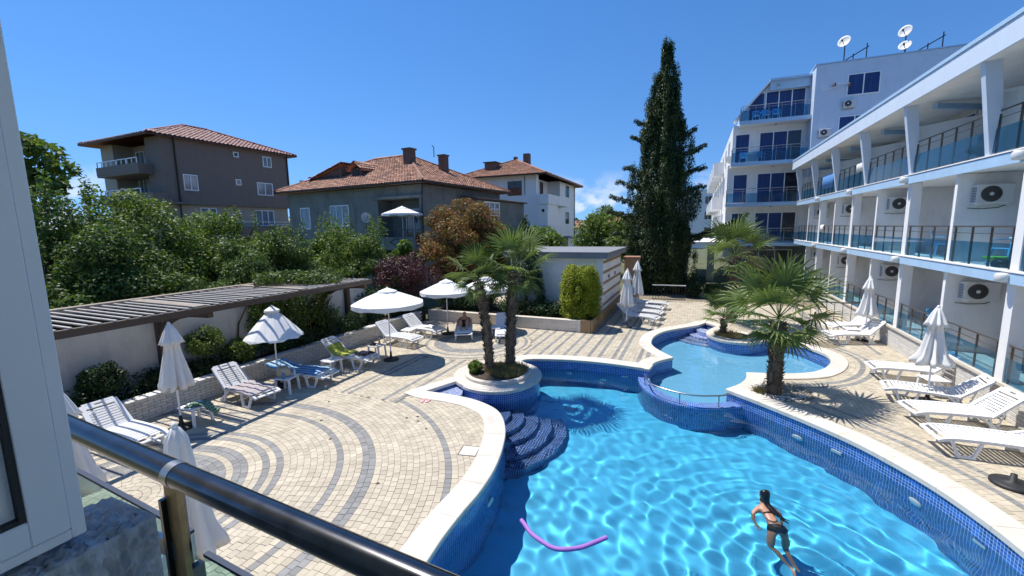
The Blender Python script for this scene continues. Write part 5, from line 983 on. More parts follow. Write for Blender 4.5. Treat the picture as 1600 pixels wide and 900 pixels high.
# ---------------------------------------------------------------- sun loungers
def lounger_proto(back=42.0):
    t = thing('sun_lounger', 'x', 'sun lounger'); mt = M['white_plastic']; b = MB(); zf = lambda x: .345 - (.05 * max(0, (x - .72) / .26) ** 2) + .012 * math.cos((x - .3) * 3)
    xs_ = [-.32 + .1 * i for i in range(14)]
    for sy in (-1, 1):
        for i in range(13): b.bar((xs_[i], sy * .315, zf(xs_[i])), (xs_[i + 1] + .004, sy * .315, zf(xs_[i + 1])), .06, .055)
    b.bbox(.90, .99, -.33, .33, .275, .315, .015); b.bar((-.32, -.31, .335), (-.32, .31, .335), .05, .05); fr = b.build('bed_frame', mt, t)
    s = MB().bbox(-.027, .027, -.29, .29, -.012, .010, .006).build('slat', mt, fr); me = s.data
    for i in range(15): x = -.24 + .077 * i; o = s if i == 0 else inst(me, 'slat', fr); o.location = (x, 0, zf(x) + .012); o.rotation_euler = (0, math.atan(-(zf(x + .02) - zf(x - .02)) / .04), 0)
    a = R(back); u = Vector((-math.cos(a), 0, math.sin(a))); h0 = Vector((-.34, 0, .345)); b = MB()
    for sy in (-1, 1): b.bar(h0 + Vector((0, sy * .305, 0)), h0 + u * .70 + Vector((0, sy * .28, 0)), .04, .085, up=(0, 1, 0))
    for (d0, d1) in ((.0, .06), (.60, .655), (.695, .74)): b.bar(h0 + u * ((d0 + d1) / 2) + Vector((0, -.32 + .05 * (d1 > .7), 0)), h0 + u * ((d0 + d1) / 2) + Vector((0, .32 - .05 * (d1 > .7), 0)), d1 - d0, .035, up=tuple(Vector((math.sin(a), 0, math.cos(a)))))
    for sy in (-1, 1): b.bar(h0 + u * .675 + Vector((0, sy * .075, 0)), h0 + u * .675 + Vector((0, sy * .30, 0)), .05, .03, up=tuple(Vector((math.sin(a), 0, math.cos(a)))))
    bk_ = b.build('backrest', mt, t)
    for i in range(8): o = inst(me, 'slat', bk_); p = h0 + u * (.095 + .064 * i); o.location = p; o.rotation_euler = (0, a, 0); o.scale = (.86, .84, 1)
    for sy in (-1, 1):
        for (x0, xa, xb, x1) in ((.78, .68, .46, .34), (-.30, -.36, -.52, -.16)):
            y = sy * .30; yo = sy * .33; MB().bar((x0, y, .33), (xa, yo, .025), .045, .05, up=(0, 1, 0)).bar((xa + .03, yo, .024), (xb - .03, yo, .024), .05, .048).bar((xb, yo, .025), (x1, y, .33), .045, .05, up=(0, 1, 0)).build('leg', mt, t)
    MB().bar(h0 + u * .42 + Vector((0, -.22, 0)), (-.50, -.22, .10), .03, .03).bar(h0 + u * .42 + Vector((0, .22, 0)), (-.50, .22, .10), .03, .03).bar((-.50, -.30, .10), (-.50, .30, .10), .03, .03).build('prop', mt, t)
    return t
lp = lounger_proto(); lp2 = lounger_proto(16.0); cmap = children_map()
def foot_at(fx, fy, ang, d=.97): a = R(ang); return (fx - d * math.cos(a), fy - d * math.sin(a))
LG = 'white sun loungers by the pool'
LN = [('a', -9.88, 4.50, 0, 'empty white lounger nearest the balcony rail, beside the closed umbrella'), ('a', -9.86, 7.05, -4, 'white lounger with a dark patterned towel on its seat'), ('b', -9.5, 8.75, 6, 'white lounger almost hidden under a blue striped towel'),
 ('a', -9.42, 10.45, 3, 'white lounger with yellow green towel and dark clothes'), ('a', -9.5, 12.95, -5, 'empty white lounger beside the pole of the first open umbrella'), ('a', -9.35, 14.35, -8, 'white lounger in the corner under the purple maple'),
 ('b', -8.2, 14.15, -62, 'white lounger on which a person lies'), ('a', -6.62, 14.5, -66, 'white lounger seen between the twin palm trunks'),
 ('a', -1.40, 19.70, -14, 'nearest of the four loungers beside the striped hut'), ('a', -1.32, 20.95, -10, 'second of the four loungers beside the striped hut'), ('a', -1.36, 22.2, -6, 'third of the four loungers beside the striped hut'), ('b', -1.2, 23.6, -4, 'farthest of the four loungers beside the striped hut'),
 ('a', 5.0, 20.4, 206, 'farthest lounger on the right below the railing'), ('a', 4.62, 18.8, 200, 'second lounger from the far end on the right'), ('a', 4.76, 14.95, 181, 'lounger behind the closed umbrella on the right'),
 ('a', 4.52, 13.2, 171, 'lounger right of the closed umbrella pole on the right'), ('a', 4.47, 11.72, 188, 'second nearest lounger on the right, its back raised'), ('b', 4.38, 10.45, 183, 'nearest lounger on the right, cut by the photo edge')]
use = {'a': False, 'b': False}; LO = []
for kd, fx, fy, ang, lb in LN:
    src = lp if kd == 'a' else lp2; o = src if not use[kd] else copy_tree(src, cmap); use[kd] = True; x, y = foot_at(fx, fy, ang); o.location = (x, y, .003); o.rotation_euler = (0, 0, R(ang)); tag(o, lb, 'sun lounger', LG); LO.append((x, y, R(ang)))
# ---------------------------------------------------------------- side tables
def table_proto():
    t = thing('side_table', 'x', 'side table'); MB().bbox(-.24, .24, -.24, .24, .40, .435, .015).build('tabletop', M['white_plastic'], t)
    for sx in (-1, 1):
        for sy in (-1, 1): MB().bar((sx * .19, sy * .19, .41), (sx * .215, sy * .215, 0), .05, .05).build('leg', M['white_plastic'], t)
    return t
tp_ = table_proto(); cmap = children_map(); fst = True
for x, y, a, lb in [(-10.58, 5.75, .1, 'white side table with a green towel by the closed umbrella'), (-10.25, 7.92, .3, 'white side table carrying the straw bag'), (-10.3, 9.55, -.1, 'white side table between the towelled loungers, holding a glass'), (-10.1, 11.4, .1, 'white side table with orange bottle and dark cap'), (-10.5, 13.75, .1, 'white side table in the shade beside the corner lounger'), (-7.35, 15.3, .2, 'white side table behind the twin palm trunks'), (5.75, 13.85, .2, 'white side table at the closed umbrella on the right'), (-2.4, 23.0, .1, 'white side table between the far hut loungers'), (5.6, 19.6, .1, 'white side table between the two far right loungers')]:
    o = tp_ if fst else copy_tree(tp_, cmap); fst = False; o.location = (x, y, .003); o.rotation_euler = (0, 0, a); tag(o, lb, 'side table', 'white plastic side tables')
# ---------------------------------------------------------------- umbrellas
def umb_base(t, h_): 
    MB().lathe([(.26, 0), (.26, .03), (.22, .05), (.06, .07), (.04, .16), (.03, .30)], n=20).build('base', M['black'], t); MB().tube([(0, 0, .06), (0, 0, h_)], .02, 10).build('pole', M['white_plastic'], t)
def umb_open(label, x, y, h_, r, rz, drop=.46, name='sun_umbrella', z0=0, val=True):
    t = thing(name, label, 'umbrella', (x, y, z0 + .002), rz, 'white umbrellas round the pool'); umb_base(t, h_); n = 8; sub = 4; m = n * sub; vs = [(0, 0, h_)]; fs = []; rows = 5
    for j in range(1, rows + 1):
        q = j / rows
        for k in range(m):
            a = 2 * math.pi * k / m; e = abs(((k % sub) / sub) - .5) * 2; rr_ = r * q * (1 - .045 * (1 - e) * q); z = h_ - drop * (q ** 1.12) - .05 * (1 - e) * q * (1 - q) * 2 ; vs.append((rr_ * math.cos(a), rr_ * math.sin(a), z))
    for k in range(m): fs.append((0, 1 + k, 1 + (k + 1) % m))
    for j in range(rows - 1):
        for k in range(m): fs.append((1 + j * m + k, 1 + (j + 1) * m + k, 1 + (j + 1) * m + (k + 1) % m, 1 + j * m + (k + 1) % m))
    base_ = len(vs)
    for k in range(m): x_, y_, z_ = vs[1 + (rows - 1) * m + k]; e = abs(((k % sub) / sub) - .5) * 2; vs.append((x_ * 1.005, y_ * 1.005, z_ - .11 - .05 * (1 - e)) if val else (x_ * 1.03, y_ * 1.03, z_ - .05 - .05 * math.sin(5 * k) * (1 - e)))
    for k in range(m): fs.append((1 + (rows - 1) * m + k, base_ + k, base_ + (k + 1) % m, 1 + (rows - 1) * m + (k + 1) % m))
    c = MB().add(vs, fs).build('canopy', M['canvas'], t); s = c.modifiers.new('s', 'SOLIDIFY'); s.thickness = .004
    MB().lathe([(r * .27, -.125), (r * .26, -.07), (.05, .03), (.012, .07)], c=(0, 0, h_), n=16, sm=False).build('vent_cap', M['canvas'], c)
    for k in range(n): a = 2 * math.pi * k / n; MB().bar((0, 0, h_ - .03), (r * .97 * math.cos(a), r * .97 * math.sin(a), h_ - drop - .02), .012, .018).build('rib', M['steel'], t)
    return t
def umb_closed(label, x, y, h_, rz, rb=.25, low=.85, seed=0, hem=True, lean=(0, 0)):
    t = thing('closed_umbrella', label, 'umbrella', (x, y, .002), rz, 'white umbrellas round the pool'); umb_base(t, h_); rg_ = random.Random(seed); ph = [rg_.uniform(0, 6.28) for _ in range(4)]
    pr = [(.02, h_ + .05), (.05, h_ + .02), (.10, h_ - .10)] + ([(.17, h_ - .32), (.20, h_ - .40), (.11, h_ - .41)] if hem else [(.12, h_ - .35)]) + [(.13, h_ - .62), (.17, h_ - .9), (.21, (h_ - .9 + low) / 2), (rb, low + .12), (rb * 1.02, low), (rb * .85, low + .03)]
    wob = lambda a, j: 1 + (.05 + .045 * min(j, 8)) * math.sin(8 * a + ph[0] + .25 * j) + .07 * math.sin(3 * a + ph[1]) + .05 * math.sin(5 * a + ph[2] + j * .3)
    b = MB().lathe(pr, n=56, wob=wob); b.v = [(vx + lean[0] * (vz / h_), vy + lean[1] * (vz / h_), vz) for vx, vy, vz in b.v]; b.build('canopy', M['canvas'], t); MB().lathe([(.03, 0), (.035, .03), (.012, .07)], c=(lean[0], lean[1], h_ + .03), n=10).build('finial', M['white_plastic'], t); MB().lathe([(rb * .72, 0), (rb * .73, .04)], c=(0, 0, (h_ + low) / 2 - .25), n=24, wob=wob).build('tie', M['canvas'], t) if False else None
    return t
umb_closed('closed white umbrella beside the first lounger and green towel table', -10.62, 5.45, 2.38, .3, .24, .95, 1)
hf = umb_open('half folded white umbrella behind the straw bag table', -10.85, 8.12, 2.30, .74, .2, .80, val=False)
umb_open('open white umbrella nearest the pool on the left', -9.42, 11.3, 2.45, 1.2, .2)
umb_open('open white umbrella before the purple maple', -9.5, 15.1, 2.30, 1.1, .5)
umb_open('open white umbrella behind the twin palm trunks', -8.2, 16.2, 2.35, 1.05, .1)
umb_closed('closed white umbrella nearest the striped hut loungers', -2.65, 18.8, 2.5, .7, .22, .95, 4); umb_closed('closed white umbrella farther along the striped hut', -2.6, 21.9, 2.6, .2, .24, 1.0, 5)
umb_closed('closed white umbrella at the far right below the hotel railing', 6.0, 19.55, 2.35, .1, .26, .95, 6); umb_closed('closed white umbrella among the near right loungers', 5.40, 13.2, 2.32, .9, .29, .95, 7)
umb_closed('closed white umbrella just below the balcony rail', -5.45, 2.72, 2.14, .4, .27, .55, 8, hem=False); umb_closed('closed white umbrella half hidden behind the window frame', -8.05, 2.66, 2.26, .2, .27, .75, 9)
umb_open('white umbrella standing on the grey house balcony', -16.8, 21.95, 2.45, 1.28, .2, .42, z0=3.36)
tag(MB().lathe([(.28, 0), (.28, .04), (.22, .06), (.05, .08), (.04, .2)], n=20).build('umbrella_base', M['black'], None, (5.05, 9.35, .003)), 'empty black umbrella foot at the right photo edge', 'umbrella base')
# ---------------------------------------------------------------- towels, bags and small things
def stripes(name, c1, c2, scale, axis=0):
    m, nt, p, out = nodes(name); N = nt.nodes.new; L = nt.links.new; co = N('ShaderNodeTexCoord'); wv = N('ShaderNodeTexWave'); wv.bands_direction = 'XYZ'[axis]; wv.inputs['Scale'].default_value = scale; wv.inputs['Distortion'].default_value = .6; L(co.outputs['Object'], wv.inputs['Vector']); cr = N('ShaderNodeValToRGB'); cr.color_ramp.interpolation = 'CONSTANT'; e = cr.color_ramp.elements; e[0].color = (*c1, 1); e[1].position = .5; e[1].color = (*c2, 1); k = e.new(.78); k.color = ((c1[0] + c2[0]) / 2, (c1[1] + c2[1]) / 2, (c1[2] + c2[2]) / 2, 1); L(wv.outputs['Fac'], cr.inputs[0]); L(cr.outputs[0], p.inputs['Base Color']); p.inputs['Roughness'].default_value = .9; return m
def towel(name, label, li, path, w, mat, seed, off=0.0, cat='towel', hang=.1):
    """cloth laid along a lounger: path = [(x, z)] in lounger space, hanging over both sides"""
    rg_ = random.Random(seed); x, y, a = LO[li]; n = 14; P = catmull(path, .05); vs = []; m = len(P); ph = rg_.uniform(0, 6)
    for i, (px, pz) in enumerate(P):
        for j in range(n + 1):
            q = -1 + 2 * j / n; yy = off + q * w / 2; edge = max(0, abs(yy) - .33); vs.append((px + .03 * math.sin(3 * q + ph + i * .1), yy if edge <= 0 else math.copysign(.335 + edge * .15, yy), pz + .012 * math.sin(i * .9 + j * .8 + ph) * (1 if i % 2 else .6) + .014 - edge * .9))
    o = MB().add(vs, [(i * (n + 1) + j, i * (n + 1) + j + 1, (i + 1) * (n + 1) + j + 1, (i + 1) * (n + 1) + j) for i in range(m - 1) for j in range(n)], True).build(name, mat, None, (x, y, .003), a); s = o.modifiers.new('s', 'SOLIDIFY'); s.thickness = .01; tag(o, label, cat); return o
towel('beach_towel', 'blue striped beach towel draped over a whole lounger', 2, [(-1.02, .55), (-.7, .47), (-.36, .372), (0, .375), (.45, .385), (.72, .38)], .74, stripes('striped_cloth', (.015, .16, .42), (.55, .72, .78), 1.9, 1), 3)
towel('beach_towel', 'dark patterned cloth spread on the second lounger seat', 1, [(-.25, .372), (0, .375), (.4, .385), (.85, .362)], .76, stripes('patterned_cloth', (.55, .50, .50), (.13, .09, .11), 4.5, 0), 4)
towel('beach_towel', 'yellow green towel crumpled on a lounger backrest', 3, [(-.62, .64), (-.4, .42), (-.1, .385), (.15, .39)], .62, pm('lime_cloth', (.38, .42, .07), .9, .3, 8), 5, -.05)
towel('clothes', 'dark clothes dropped on a lounger foot end', 3, [(.28, .39), (.5, .40), (.75, .385)], .5, pm('dark_cloth', (.025, .027, .05), .9, .3, 12), 6, .12, 'clothes')
towel('beach_towel', 'white folded towel on the empty umbrella side lounger', 5, [(.1, .39), (.35, .40), (.55, .39)], .4, M['canvas'], 7, .1)
o = MB(); n = 12
for i in range(n + 1):
    for j in range(5): o.v.append((-.30 + .72 * i / n, -.14 + .07 * j + .02 * math.sin(i), .452 + .02 * math.sin(i * 1.3 + j) + .02 * (1 if 3 < i < 8 else 0) - (.22 * max(0, (i - 8) / 4)) - (.10 * max(0, (2 - i) / 2))))
o.f = [(i * 5 + j, i * 5 + j + 1, i * 5 + 6 + j, i * 5 + 5 + j) for i in range(n) for j in range(4)]; o.sm = [True] * len(o.f); o = o.build('beach_towel', stripes('green_print_cloth', (.03, .16, .05), (.42, .45, .40), 7, 0), None, (-10.5, 5.75, .003), .6); o.modifiers.new('s', 'SOLIDIFY').thickness = .015; tag(o, 'green and white towel lying across the first side table', 'towel')
bgm = pm('straw_weave', (.50, .42, .28), .9, .3, 60, .5, 90); bt = thing('straw_bag', 'cream straw beach bag on the side table', 'bag', (-10.32, 7.9, .44)); MB().lathe([(.15, 0), (.19, .08), (.19, .20), (.15, .27)], n=18, wob=lambda a, j: 1 + .12 * math.sin(2 * a + j) - .15 * abs(math.sin(a))).build('body', bgm, bt); MB().tube([(-.12, 0, .25), (-.08, .02, .38), (.06, .02, .38), (.11, 0, .25)], .011, 6).build('handle', bgm, bt)
def bottle(loc, label, c, h_=.2): 
    t = thing('bottle', label, 'bottle', loc); MB().lathe([(.03, 0), (.034, .02), (.034, h_ * .62), (.014, h_ * .85), (.014, h_)], n=12).build('body', pm('bottle_plastic', c, .3), t); MB().lathe([(.016, h_), (.016, h_ + .025)], n=10).build('cap', M['white_plastic'], t)
bottle((-10.14, 7.75, .44), 'small blue bottle beside the straw bag', (.05, .2, .45)); bottle((-10.05, 8.02, .44), 'clear bottle right of the straw bag', (.4, .5, .5), .24); bottle((-10.02, 11.45, .44), 'orange sun cream bottle on a side table', (.75, .25, .03)); bottle((-10.3, 9.6, .44), 'clear glass on the side table between towels', (.5, .55, .55), .14)
tag(MB().lathe([(.11, 0), (.10, .05), (.06, .09), (.01, .10)], n=14).build('baseball_cap', M['black'], None, (-10.2, 11.32, .44)), 'dark cap lying on the side table with the orange bottle', 'cap')
ffm = pm('pink_foam', (.75, .42, .42), .7); ff = thing('flip_flops', 'pair of pink flip flops at the stone edge', 'flip flops', (-6.28, 8.73, .002))
for k, (x, y, a) in enumerate(((-.06, 0, .4), (.08, .03, .1))):
    s = MB().prism([(.045 * math.cos(q) * (1 + .15 * math.sin(q)), .13 * math.sin(q)) for q in np.linspace(0, 6.283, 18)[:-1]], 0, .02).build('sole', ffm, ff, (x, y, 0), a); MB().tube([(-.04, -.01, .015), (-.01, .03, .05), (0, .06, .02), (.01, .03, .05), (.04, -.01, .015)], .006, 6).build('strap', ffm, s)
dc = thing('drain_cover', 'square cream inspection lid near the left coping', 'drain cover', (-3.99, 6.97, .0), R(12)); MB().bbox(-.17, .17, -.17, .17, -.02, .009, .004).build('lid', M['coping'], dc); MB().box(-.19, .19, -.19, .19, -.02, .005).build('frame', M['rail_dark'], dc)
cc_ = catmull([(-2.42, 5.85), (-2.1, 5.59), (-1.7, 5.47), (-1.36, 5.65), (-1.07, 5.98)], .06); nd = MB().tube([(x, y, WATER + .022 + .004 * math.sin(i)) for i, (x, y) in enumerate(cc_)], .034, 14).build('pool_noodle', M['noodle']); tag(nd, 'violet foam pool noodle floating in the main pool', 'pool noodle'); nd.cycles.is_caustics_receiver = True
rg_ = random.Random(3)
lfm = pm('dead_leaf', (.13, .09, .03), .9, .3)
for k, (x, y) in enumerate([(-7.0, 6.3), (-6.1, 7.75), (-5.35, 7.45), (-5.9, 7.9), (-4.95, 5.4), (-5.75, 7.7), (-4.35, 8.3), (-8.6, 7.8), (-7.9, 6.9)]):
    o = MB().add([(-.04, 0, .004), (0, .025, .012), (.045, 0, .006), (0, -.025, .015)], [(0, 1, 2), (0, 2, 3)]).build('fallen_leaf', lfm, None, (x, y, .003), rg_.uniform(0, 6)); tag(o, 'small dry leaf fallen on the sunlit paving', 'leaf', 'dry leaves on the paving')
# ---------------------------------------------------------------- people
def skin_body(name, mat, parent, V, E, root=0, sub=2, rec=True):
    me = bpy.data.meshes.new(name); me.from_pydata([v[:3] for v in V], E, []); o = bpy.data.objects.new(name, me); link(o, parent); me.materials.append(mat); m = o.modifiers.new('skin', 'SKIN'); m.use_smooth_shade = True
    for i, v in enumerate(V): me.skin_vertices[0].data[i].radius = (v[3], v[4] if len(v) > 4 else v[3]); me.skin_vertices[0].data[i].use_root = (i == root)
    s = o.modifiers.new('sub', 'SUBSURF'); s.levels = sub; s.render_levels = sub; o.cycles.is_caustics_receiver = rec; return o
def add_hand(V, E, wrist, fw, side, ln=.085):
    fw = Vector(fw).normalized(); sd = Vector(side).normalized(); b = len(V) - 1; w0 = Vector(wrist); pm_ = w0 + fw * .055; V.append((*pm_, .030, .014)); E.append((b, len(V) - 1)); p0 = len(V) - 1
    for k, q in enumerate((-.030, -.010, .010, .030)):
        L_ = ln * (.86, 1.0, .95, .75)[k]; a = w0 + fw * .095 + sd * q; V.append((*a, .0085)); E.append((p0, len(V) - 1)); c = a + fw * L_ * .55 + sd * q * .3; V.append((*c, .0078)); E.append((len(V) - 2, len(V) - 1)); d = c + fw * L_ * .4 + Vector((0, 0, -.018)); V.append((*d, .006)); E.append((len(V) - 2, len(V) - 1))
    a = w0 + fw * .045 - sd * .042; V.append((*a, .010)); E.append((p0, len(V) - 1)); V.append((*(a + fw * .035 - sd * .012), .0085)); E.append((len(V) - 2, len(V) - 1))
sw = thing('person', 'swimmer with long dark hair in a black bikini', 'person', (1.36, 7.30, WATER - .10), R(17))
V = [(0, 0, .02, .125, .10), (0, .14, .015, .105, .078), (0, .30, .02, .125, .085), (0, .42, .03, .12, .075), (0, .50, .07, .052), (0, .56, .14, .062), (0, .60, .19, .085), (0, .585, .25, .082)]
E_ = [(0, 1), (1, 2), (2, 3), (3, 4), (4, 5), (5, 6), (6, 7)]
def limb(pts, frm): 
    prev = frm
    for p in pts: V.append(p); E_.append((prev, len(V) - 1)); prev = len(V) - 1
    return prev
limb([(-.155, .40, .03, .055), (-.26, .33, .0, .042), (-.30, .20, -.07, .034), (-.29, .11, -.11, .024, .02)], 3); add_hand(V, E_, (-.29, .11, -.11), (.2, -1, -.35), (1, .2, 0))
limb([(.155, .40, .02, .055), (.25, .36, -.08, .042), (.25, .26, -.19, .034), (.22, .19, -.24, .024, .02)], 3); add_hand(V, E_, (.22, .19, -.24), (-.2, -1, -.35), (-1, .2, 0))
limb([(-.085, -.07, -.01, .095), (-.15, -.20, -.16, .078), (-.17, -.30, -.32, .054), (-.08, -.47, -.42, .052), (.02, -.63, -.52, .034), (.04, -.70, -.55, .03), (.06, -.80, -.56, .022, .014)], 0)
limb([(.085, -.07, -.01, .095), (.10, -.18, -.20, .078), (.10, -.26, -.38, .054), (.12, -.42, -.50, .052), (.15, -.57, -.62, .034), (.16, -.64, -.65, .03), (.18, -.74, -.66, .022, .014)], 0)
skin_body('body', M['skin'], sw, V, E_)
fc = skin_body('face', M['skin'], sw, [(0, .672, .205, .020), (0, .695, .185, .013), (0, .668, .15, .018)], [(0, 1), (1, 2)], 1, 1)
for sx in (-1, 1): skin_body('ear', M['skin'], sw, [(sx * .082, .59, .22, .012, .02), (sx * .086, .585, .195, .009, .014)], [(0, 1)], 0, 1)
hv = [(0, .625, .285, .092), (0, .56, .265, .100), (0, .505, .175, .075), (.01, .44, .135, .055, .03), (.05, .33, .125, .055, .02), (.11, .23, .11, .045, .016), (.19, .16, .07, .03, .012), (.27, .11, .02, .016, .008)]
skin_body('hair', M['hair'], sw, hv + [(.17, .22, .09, .02, .01), (.27, .19, .03, .014, .007), (.33, .17, .0, .006)], [(i, i + 1) for i in range(7)] + [(5, 8), (8, 9), (9, 10)], 0, 2)
bb_ = MB(); ns = 28; RG = [(.055, .03, .128, .098), (.02, .028, .150, .110), (-.02, .02, .170, .115), (-.055, .01, .182, .115), (-.09, -.005, .160, .112), (-.125, -.03, .10, .10)]
for (yy, zz, rx_, rz_) in RG: bb_.v += [(rx_ * math.cos(6.283 * k / ns), yy - .02 * math.sin(6.283 * k / ns), zz + rz_ * math.sin(6.283 * k / ns)) for k in range(ns)]
bb_.f = [(j * ns + k, j * ns + (k + 1) % ns, (j + 1) * ns + (k + 1) % ns, (j + 1) * ns + k) for j in range(5) for k in range(ns)]; bb_.sm = [True] * len(bb_.f); bb_.build('bikini_bottom', M['swim_black'], sw).cycles.is_caustics_receiver = True
skin_body('bikini_strap', M['swim_black'], sw, [(-.125, .295, .055, .008), (-.06, .292, .103, .008), (0, .29, .112, .010), (.06, .292, .103, .008), (.125, .295, .055, .008)], [(0, 1), (1, 2), (2, 3), (3, 4)], 2, 1)
sw.scale = (.88, .88, .88); sw.rotation_euler = (R(17), 0, R(17))
lx, ly, la = LO[6]; pr_ = thing('person', 'person lying on a lounger, feet towards the pool, dark swimwear', 'person', (lx, ly, .0), la)
V = [(-.22, 0, .50, .145, .11), (-.40, 0, .52, .13, .09), (-.60, 0, .585, .155, .10), (-.74, 0, .625, .14, .085), (-.84, 0, .655, .055), (-.93, 0, .69, .075), (-1.01, 0, .725, .09), (-1.08, 0, .745, .075)]; E_ = [(i, i + 1) for i in range(7)]
for s in (-1, 1):
    limb([(-.12, s * .095, .49, .095), (.06, s * .12, .60, .082), (.22, s * .13, .70, .060), (.38, s * .12, .56, .055), (.52, s * .11, .44, .036), (.56, s * .115, .41, .032), (.68, s * .13, .43, .026, .016)], 0)
    e = limb([(-.72, s * .19, .60, .055), (-.55, s * .27, .50, .044), (-.34, s * .27, .47, .034), (-.25, s * .25, .46, .024, .02)], 3); add_hand(V, E_, (-.25, s * .25, .46), (1, 0, -.05), (0, s, 0))
skin_body('body', M['skin'], pr_, V, E_, rec=False); skin_body('shorts', M['swim_black'], pr_, [(-.30, 0, .505, .155, .118), (-.22, 0, .50, .165, .122), (-.14, 0, .49, .16, .12), (-.09, -.10, .51, .108), (.0, -.115, .565, .10), (-.09, .10, .51, .108), (.0, .115, .565, .10)], [(0, 1), (1, 2), (2, 3), (3, 4), (2, 5), (5, 6)], 1, 2, False)
skin_body('hair', M['hair'], pr_, [(-1.02, 0, .755, .085), (-1.09, 0, .75, .085), (-1.12, 0, .71, .06)], [(0, 1), (1, 2)], 0, 2, False); skin_body('nose', M['skin'], pr_, [(-.985, 0, .80, .015), (-.965, 0, .81, .011)], [(0, 1)], 0, 1, False)
# ---------------------------------------------------------------- foreground: balcony rail, glass, window sash, rough pier
br = thing('balcony_railing', 'dark steel balcony railing with tinted glass in the foreground', 'railing', (-1.1, .55, 2.78))
ro = Vector((-1.1, .55, 2.78)); q = lambda x, y, z: Vector((x, y, z)) - ro; dirv = (Vector((.2, .455, 0)) - Vector((-1.9, .575, 0))).normalized(); nrm = Vector((-dirv.y, dirv.x, 0)); on = lambda x: Vector((x, .575 + (x + 1.9) * (-.12 / 2.1), 0)) 
M['rail_fore'] = pm('dark_polished_steel', (.11, .11, .115), .22, .4, 14, metal=1.0, spec=.6)
MB().tube([on(-2.6) + Vector((0, 0, 3.853)) - ro, on(-1.075) + Vector((0, 0, 3.853)) - ro], .0275, 24).build('handrail', M['rail_fore'], br); MB().tube([on(-1.07) + Vector((0, 0, 3.853)) - ro, on(2.4) + Vector((0, 0, 3.853)) - ro], .0275, 24).build('handrail', M['rail_fore'], br); MB().tube([on(-1.088) + Vector((0, 0, 3.853)) - ro, on(-1.060) + Vector((0, 0, 3.853)) - ro], .0287, 24).build('sleeve', M['steel'], br)
M['brass'] = pm('worn_brass_steel', (.34, .24, .11), .45, .4, 20, metal=.6)
for x in (-1.10, .4, 1.9): p = on(x); MB().bar(p + Vector((0, 0, 2.79)) - ro, p + Vector((0, 0, 3.82)) - ro, .055, .012, up=tuple(nrm)).build('post', M['brass'] if x < 0 else M['rail_fore'], br); MB().bar(p + nrm * .01 + Vector((-.03, 0, 2.79)) - ro, p + nrm * .01 + Vector((-.03, 0, 3.78)) - ro, .012, .05, up=tuple(nrm)).build('post_flange', M['rail_fore'], br); MB().bar(p + Vector((-.10, .0, 3.645)) - ro, p + Vector((-.01, 0, 3.645)) - ro, .012, .045).build('clamp', M['steel'], br); MB().bar(p + Vector((.012, .02, 3.52)) - ro, p + Vector((.012, .02, 3.60)) - ro, .03, .02).build('clamp', M['rail_fore'], br)
for (xa, xb, zt) in ((-2.55, -1.155, 3.64), (-1.10, .38, 3.60), (.42, 1.88, 3.6)):
    a, b_ = on(xa) + nrm * .045, on(xb) + nrm * .045; g = MB(); g.hexa([a + Vector((0, 0, 2.85)) - ro, b_ + Vector((0, 0, 2.85)) - ro, b_ + nrm * .01 + Vector((0, 0, 2.85)) - ro, a + nrm * .01 + Vector((0, 0, 2.85)) - ro], [a + Vector((0, 0, zt)) - ro, b_ + Vector((0, 0, zt)) - ro, b_ + nrm * .01 + Vector((0, 0, zt)) - ro, a + nrm * .01 + Vector((0, 0, zt)) - ro]); gp = g.build('glass_pane', M['glass_green'], br)
    MB().bar(a + nrm * .005 + Vector((0, 0, zt + .004)) - ro, b_ + nrm * .005 + Vector((0, 0, zt + .004)) - ro, .013, .008).build('pane_edge', pm('glass_edge', (.012, .03, .07), .6), gp)
ws = thing('window_sash', 'white plastic window frame at the left photo edge', 'window', (-.95, .325, 3.89)); fxx = lambda n, m, *b: MB().bbox(*b, .002).build(n, M[m], ws)
fxx('outer_frame', 'pvc', -.06, .0, -.019, 0, 0.0, 1.5); fxx('outer_frame', 'pvc', -.06, 0, -.9, -.0192, 0.0, .019)
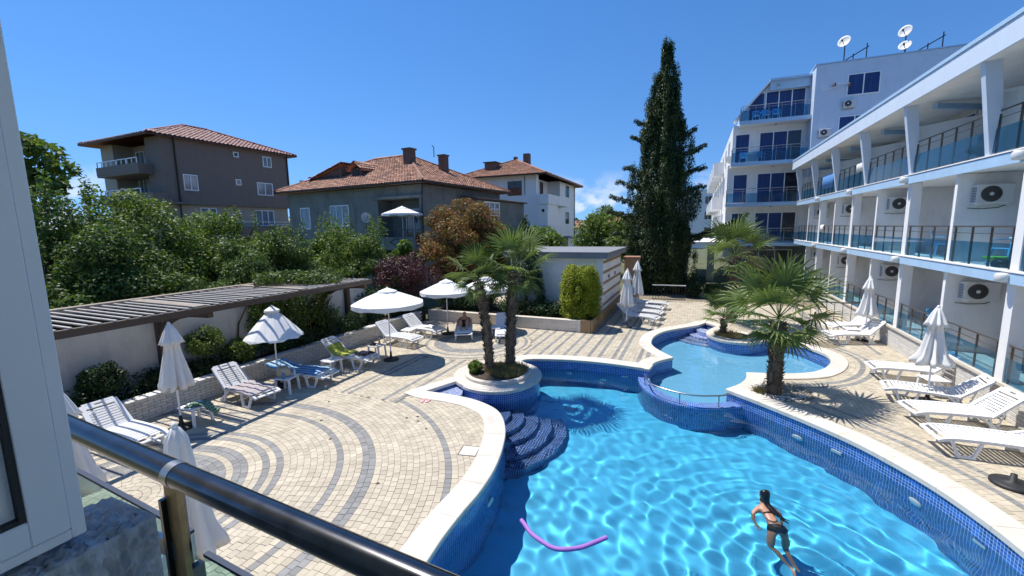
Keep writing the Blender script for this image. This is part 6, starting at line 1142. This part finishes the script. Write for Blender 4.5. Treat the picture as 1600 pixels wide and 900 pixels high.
fxx('sash', 'pvc', -.05, .004, -.066, -.0202, .0202, 1.5); fxx('sash', 'pvc', -.05, .004, -.9, -.0662, .0202, .064)
MB().box(-.03, .002, -.0735, -.0663, .0645, 1.5).build('gasket', M['black'], ws); MB().box(-.03, .002, -.9, -.0736, .0645, .0715).build('gasket', M['black'], ws); MB().box(-.03, -.012, -.9, -.0737, .0716, 1.5).build('panel', M['pvc'], ws)
rp = thing('rough_pier', 'rough dark grey plastered pier end under the window frame', 'wall', (-1.1, .1, 2.78)); M['rough'] = pm('rough_plaster', (.55, .555, .57), .95, .4, 14, 1.0, 38, dirt=.35, stretch=(1, 1, .45))
gx_ = 26; b = MB(); rgp = random.Random(8)
def grid_face(o, u, v, nu, nv, nn, amp):
    o, u, v, nn = map(Vector, (o, u, v, nn)); vs = [o + u * (i / nu) + v * (j / nv) + nn * (rgp.uniform(-amp, amp) if 0 < i < nu and 0 < j < nv else 0) for j in range(nv + 1) for i in range(nu + 1)]; b.add(vs, [(j * (nu + 1) + i, j * (nu + 1) + i + 1, (j + 1) * (nu + 1) + i + 1, (j + 1) * (nu + 1) + i) for j in range(nv) for i in range(nu)], True)
x0, x1, y0_, y1_, zt = .015, .168, -.9, .315, 1.085
grid_face((x0, y0_, zt), (x1 - x0, 0, 0), (0, y1_ - y0_, 0), 40, 150, (0, 0, 1), .009); grid_face((x1, y0_, 0), (0, y1_ - y0_, 0), (0, 0, zt), 150, 90, (1, 0, 0), .009); grid_face((x1, y1_, 0), (x0 - x1, 0, 0), (0, 0, zt), 40, 50, (0, 1, 0), .004); b.build('body', M['rough'], rp)
bf_ = thing('balcony_floor', 'concrete balcony slab below the viewer', 'balcony', (0, 0, 0)); MB().box(-2.6, 3.2, -2.5, .50, 2.58, 2.78).build('slab', M['grey_plaster'], bf_); MB().box(-4.2, 3.2, -2.5, .62, 5.45, 5.65).build('upper_slab', M['white_wall'], bf_); MB().box(-4.2, 3.2, -2.8, -2.5, 2.58, 5.45).build('back_wall', M['white_wall'], bf_); MB().box(-2.6, 3.2, -2.5, .2, -.05, 2.578).build('supporting_wall', M['white_wall'], bf_)
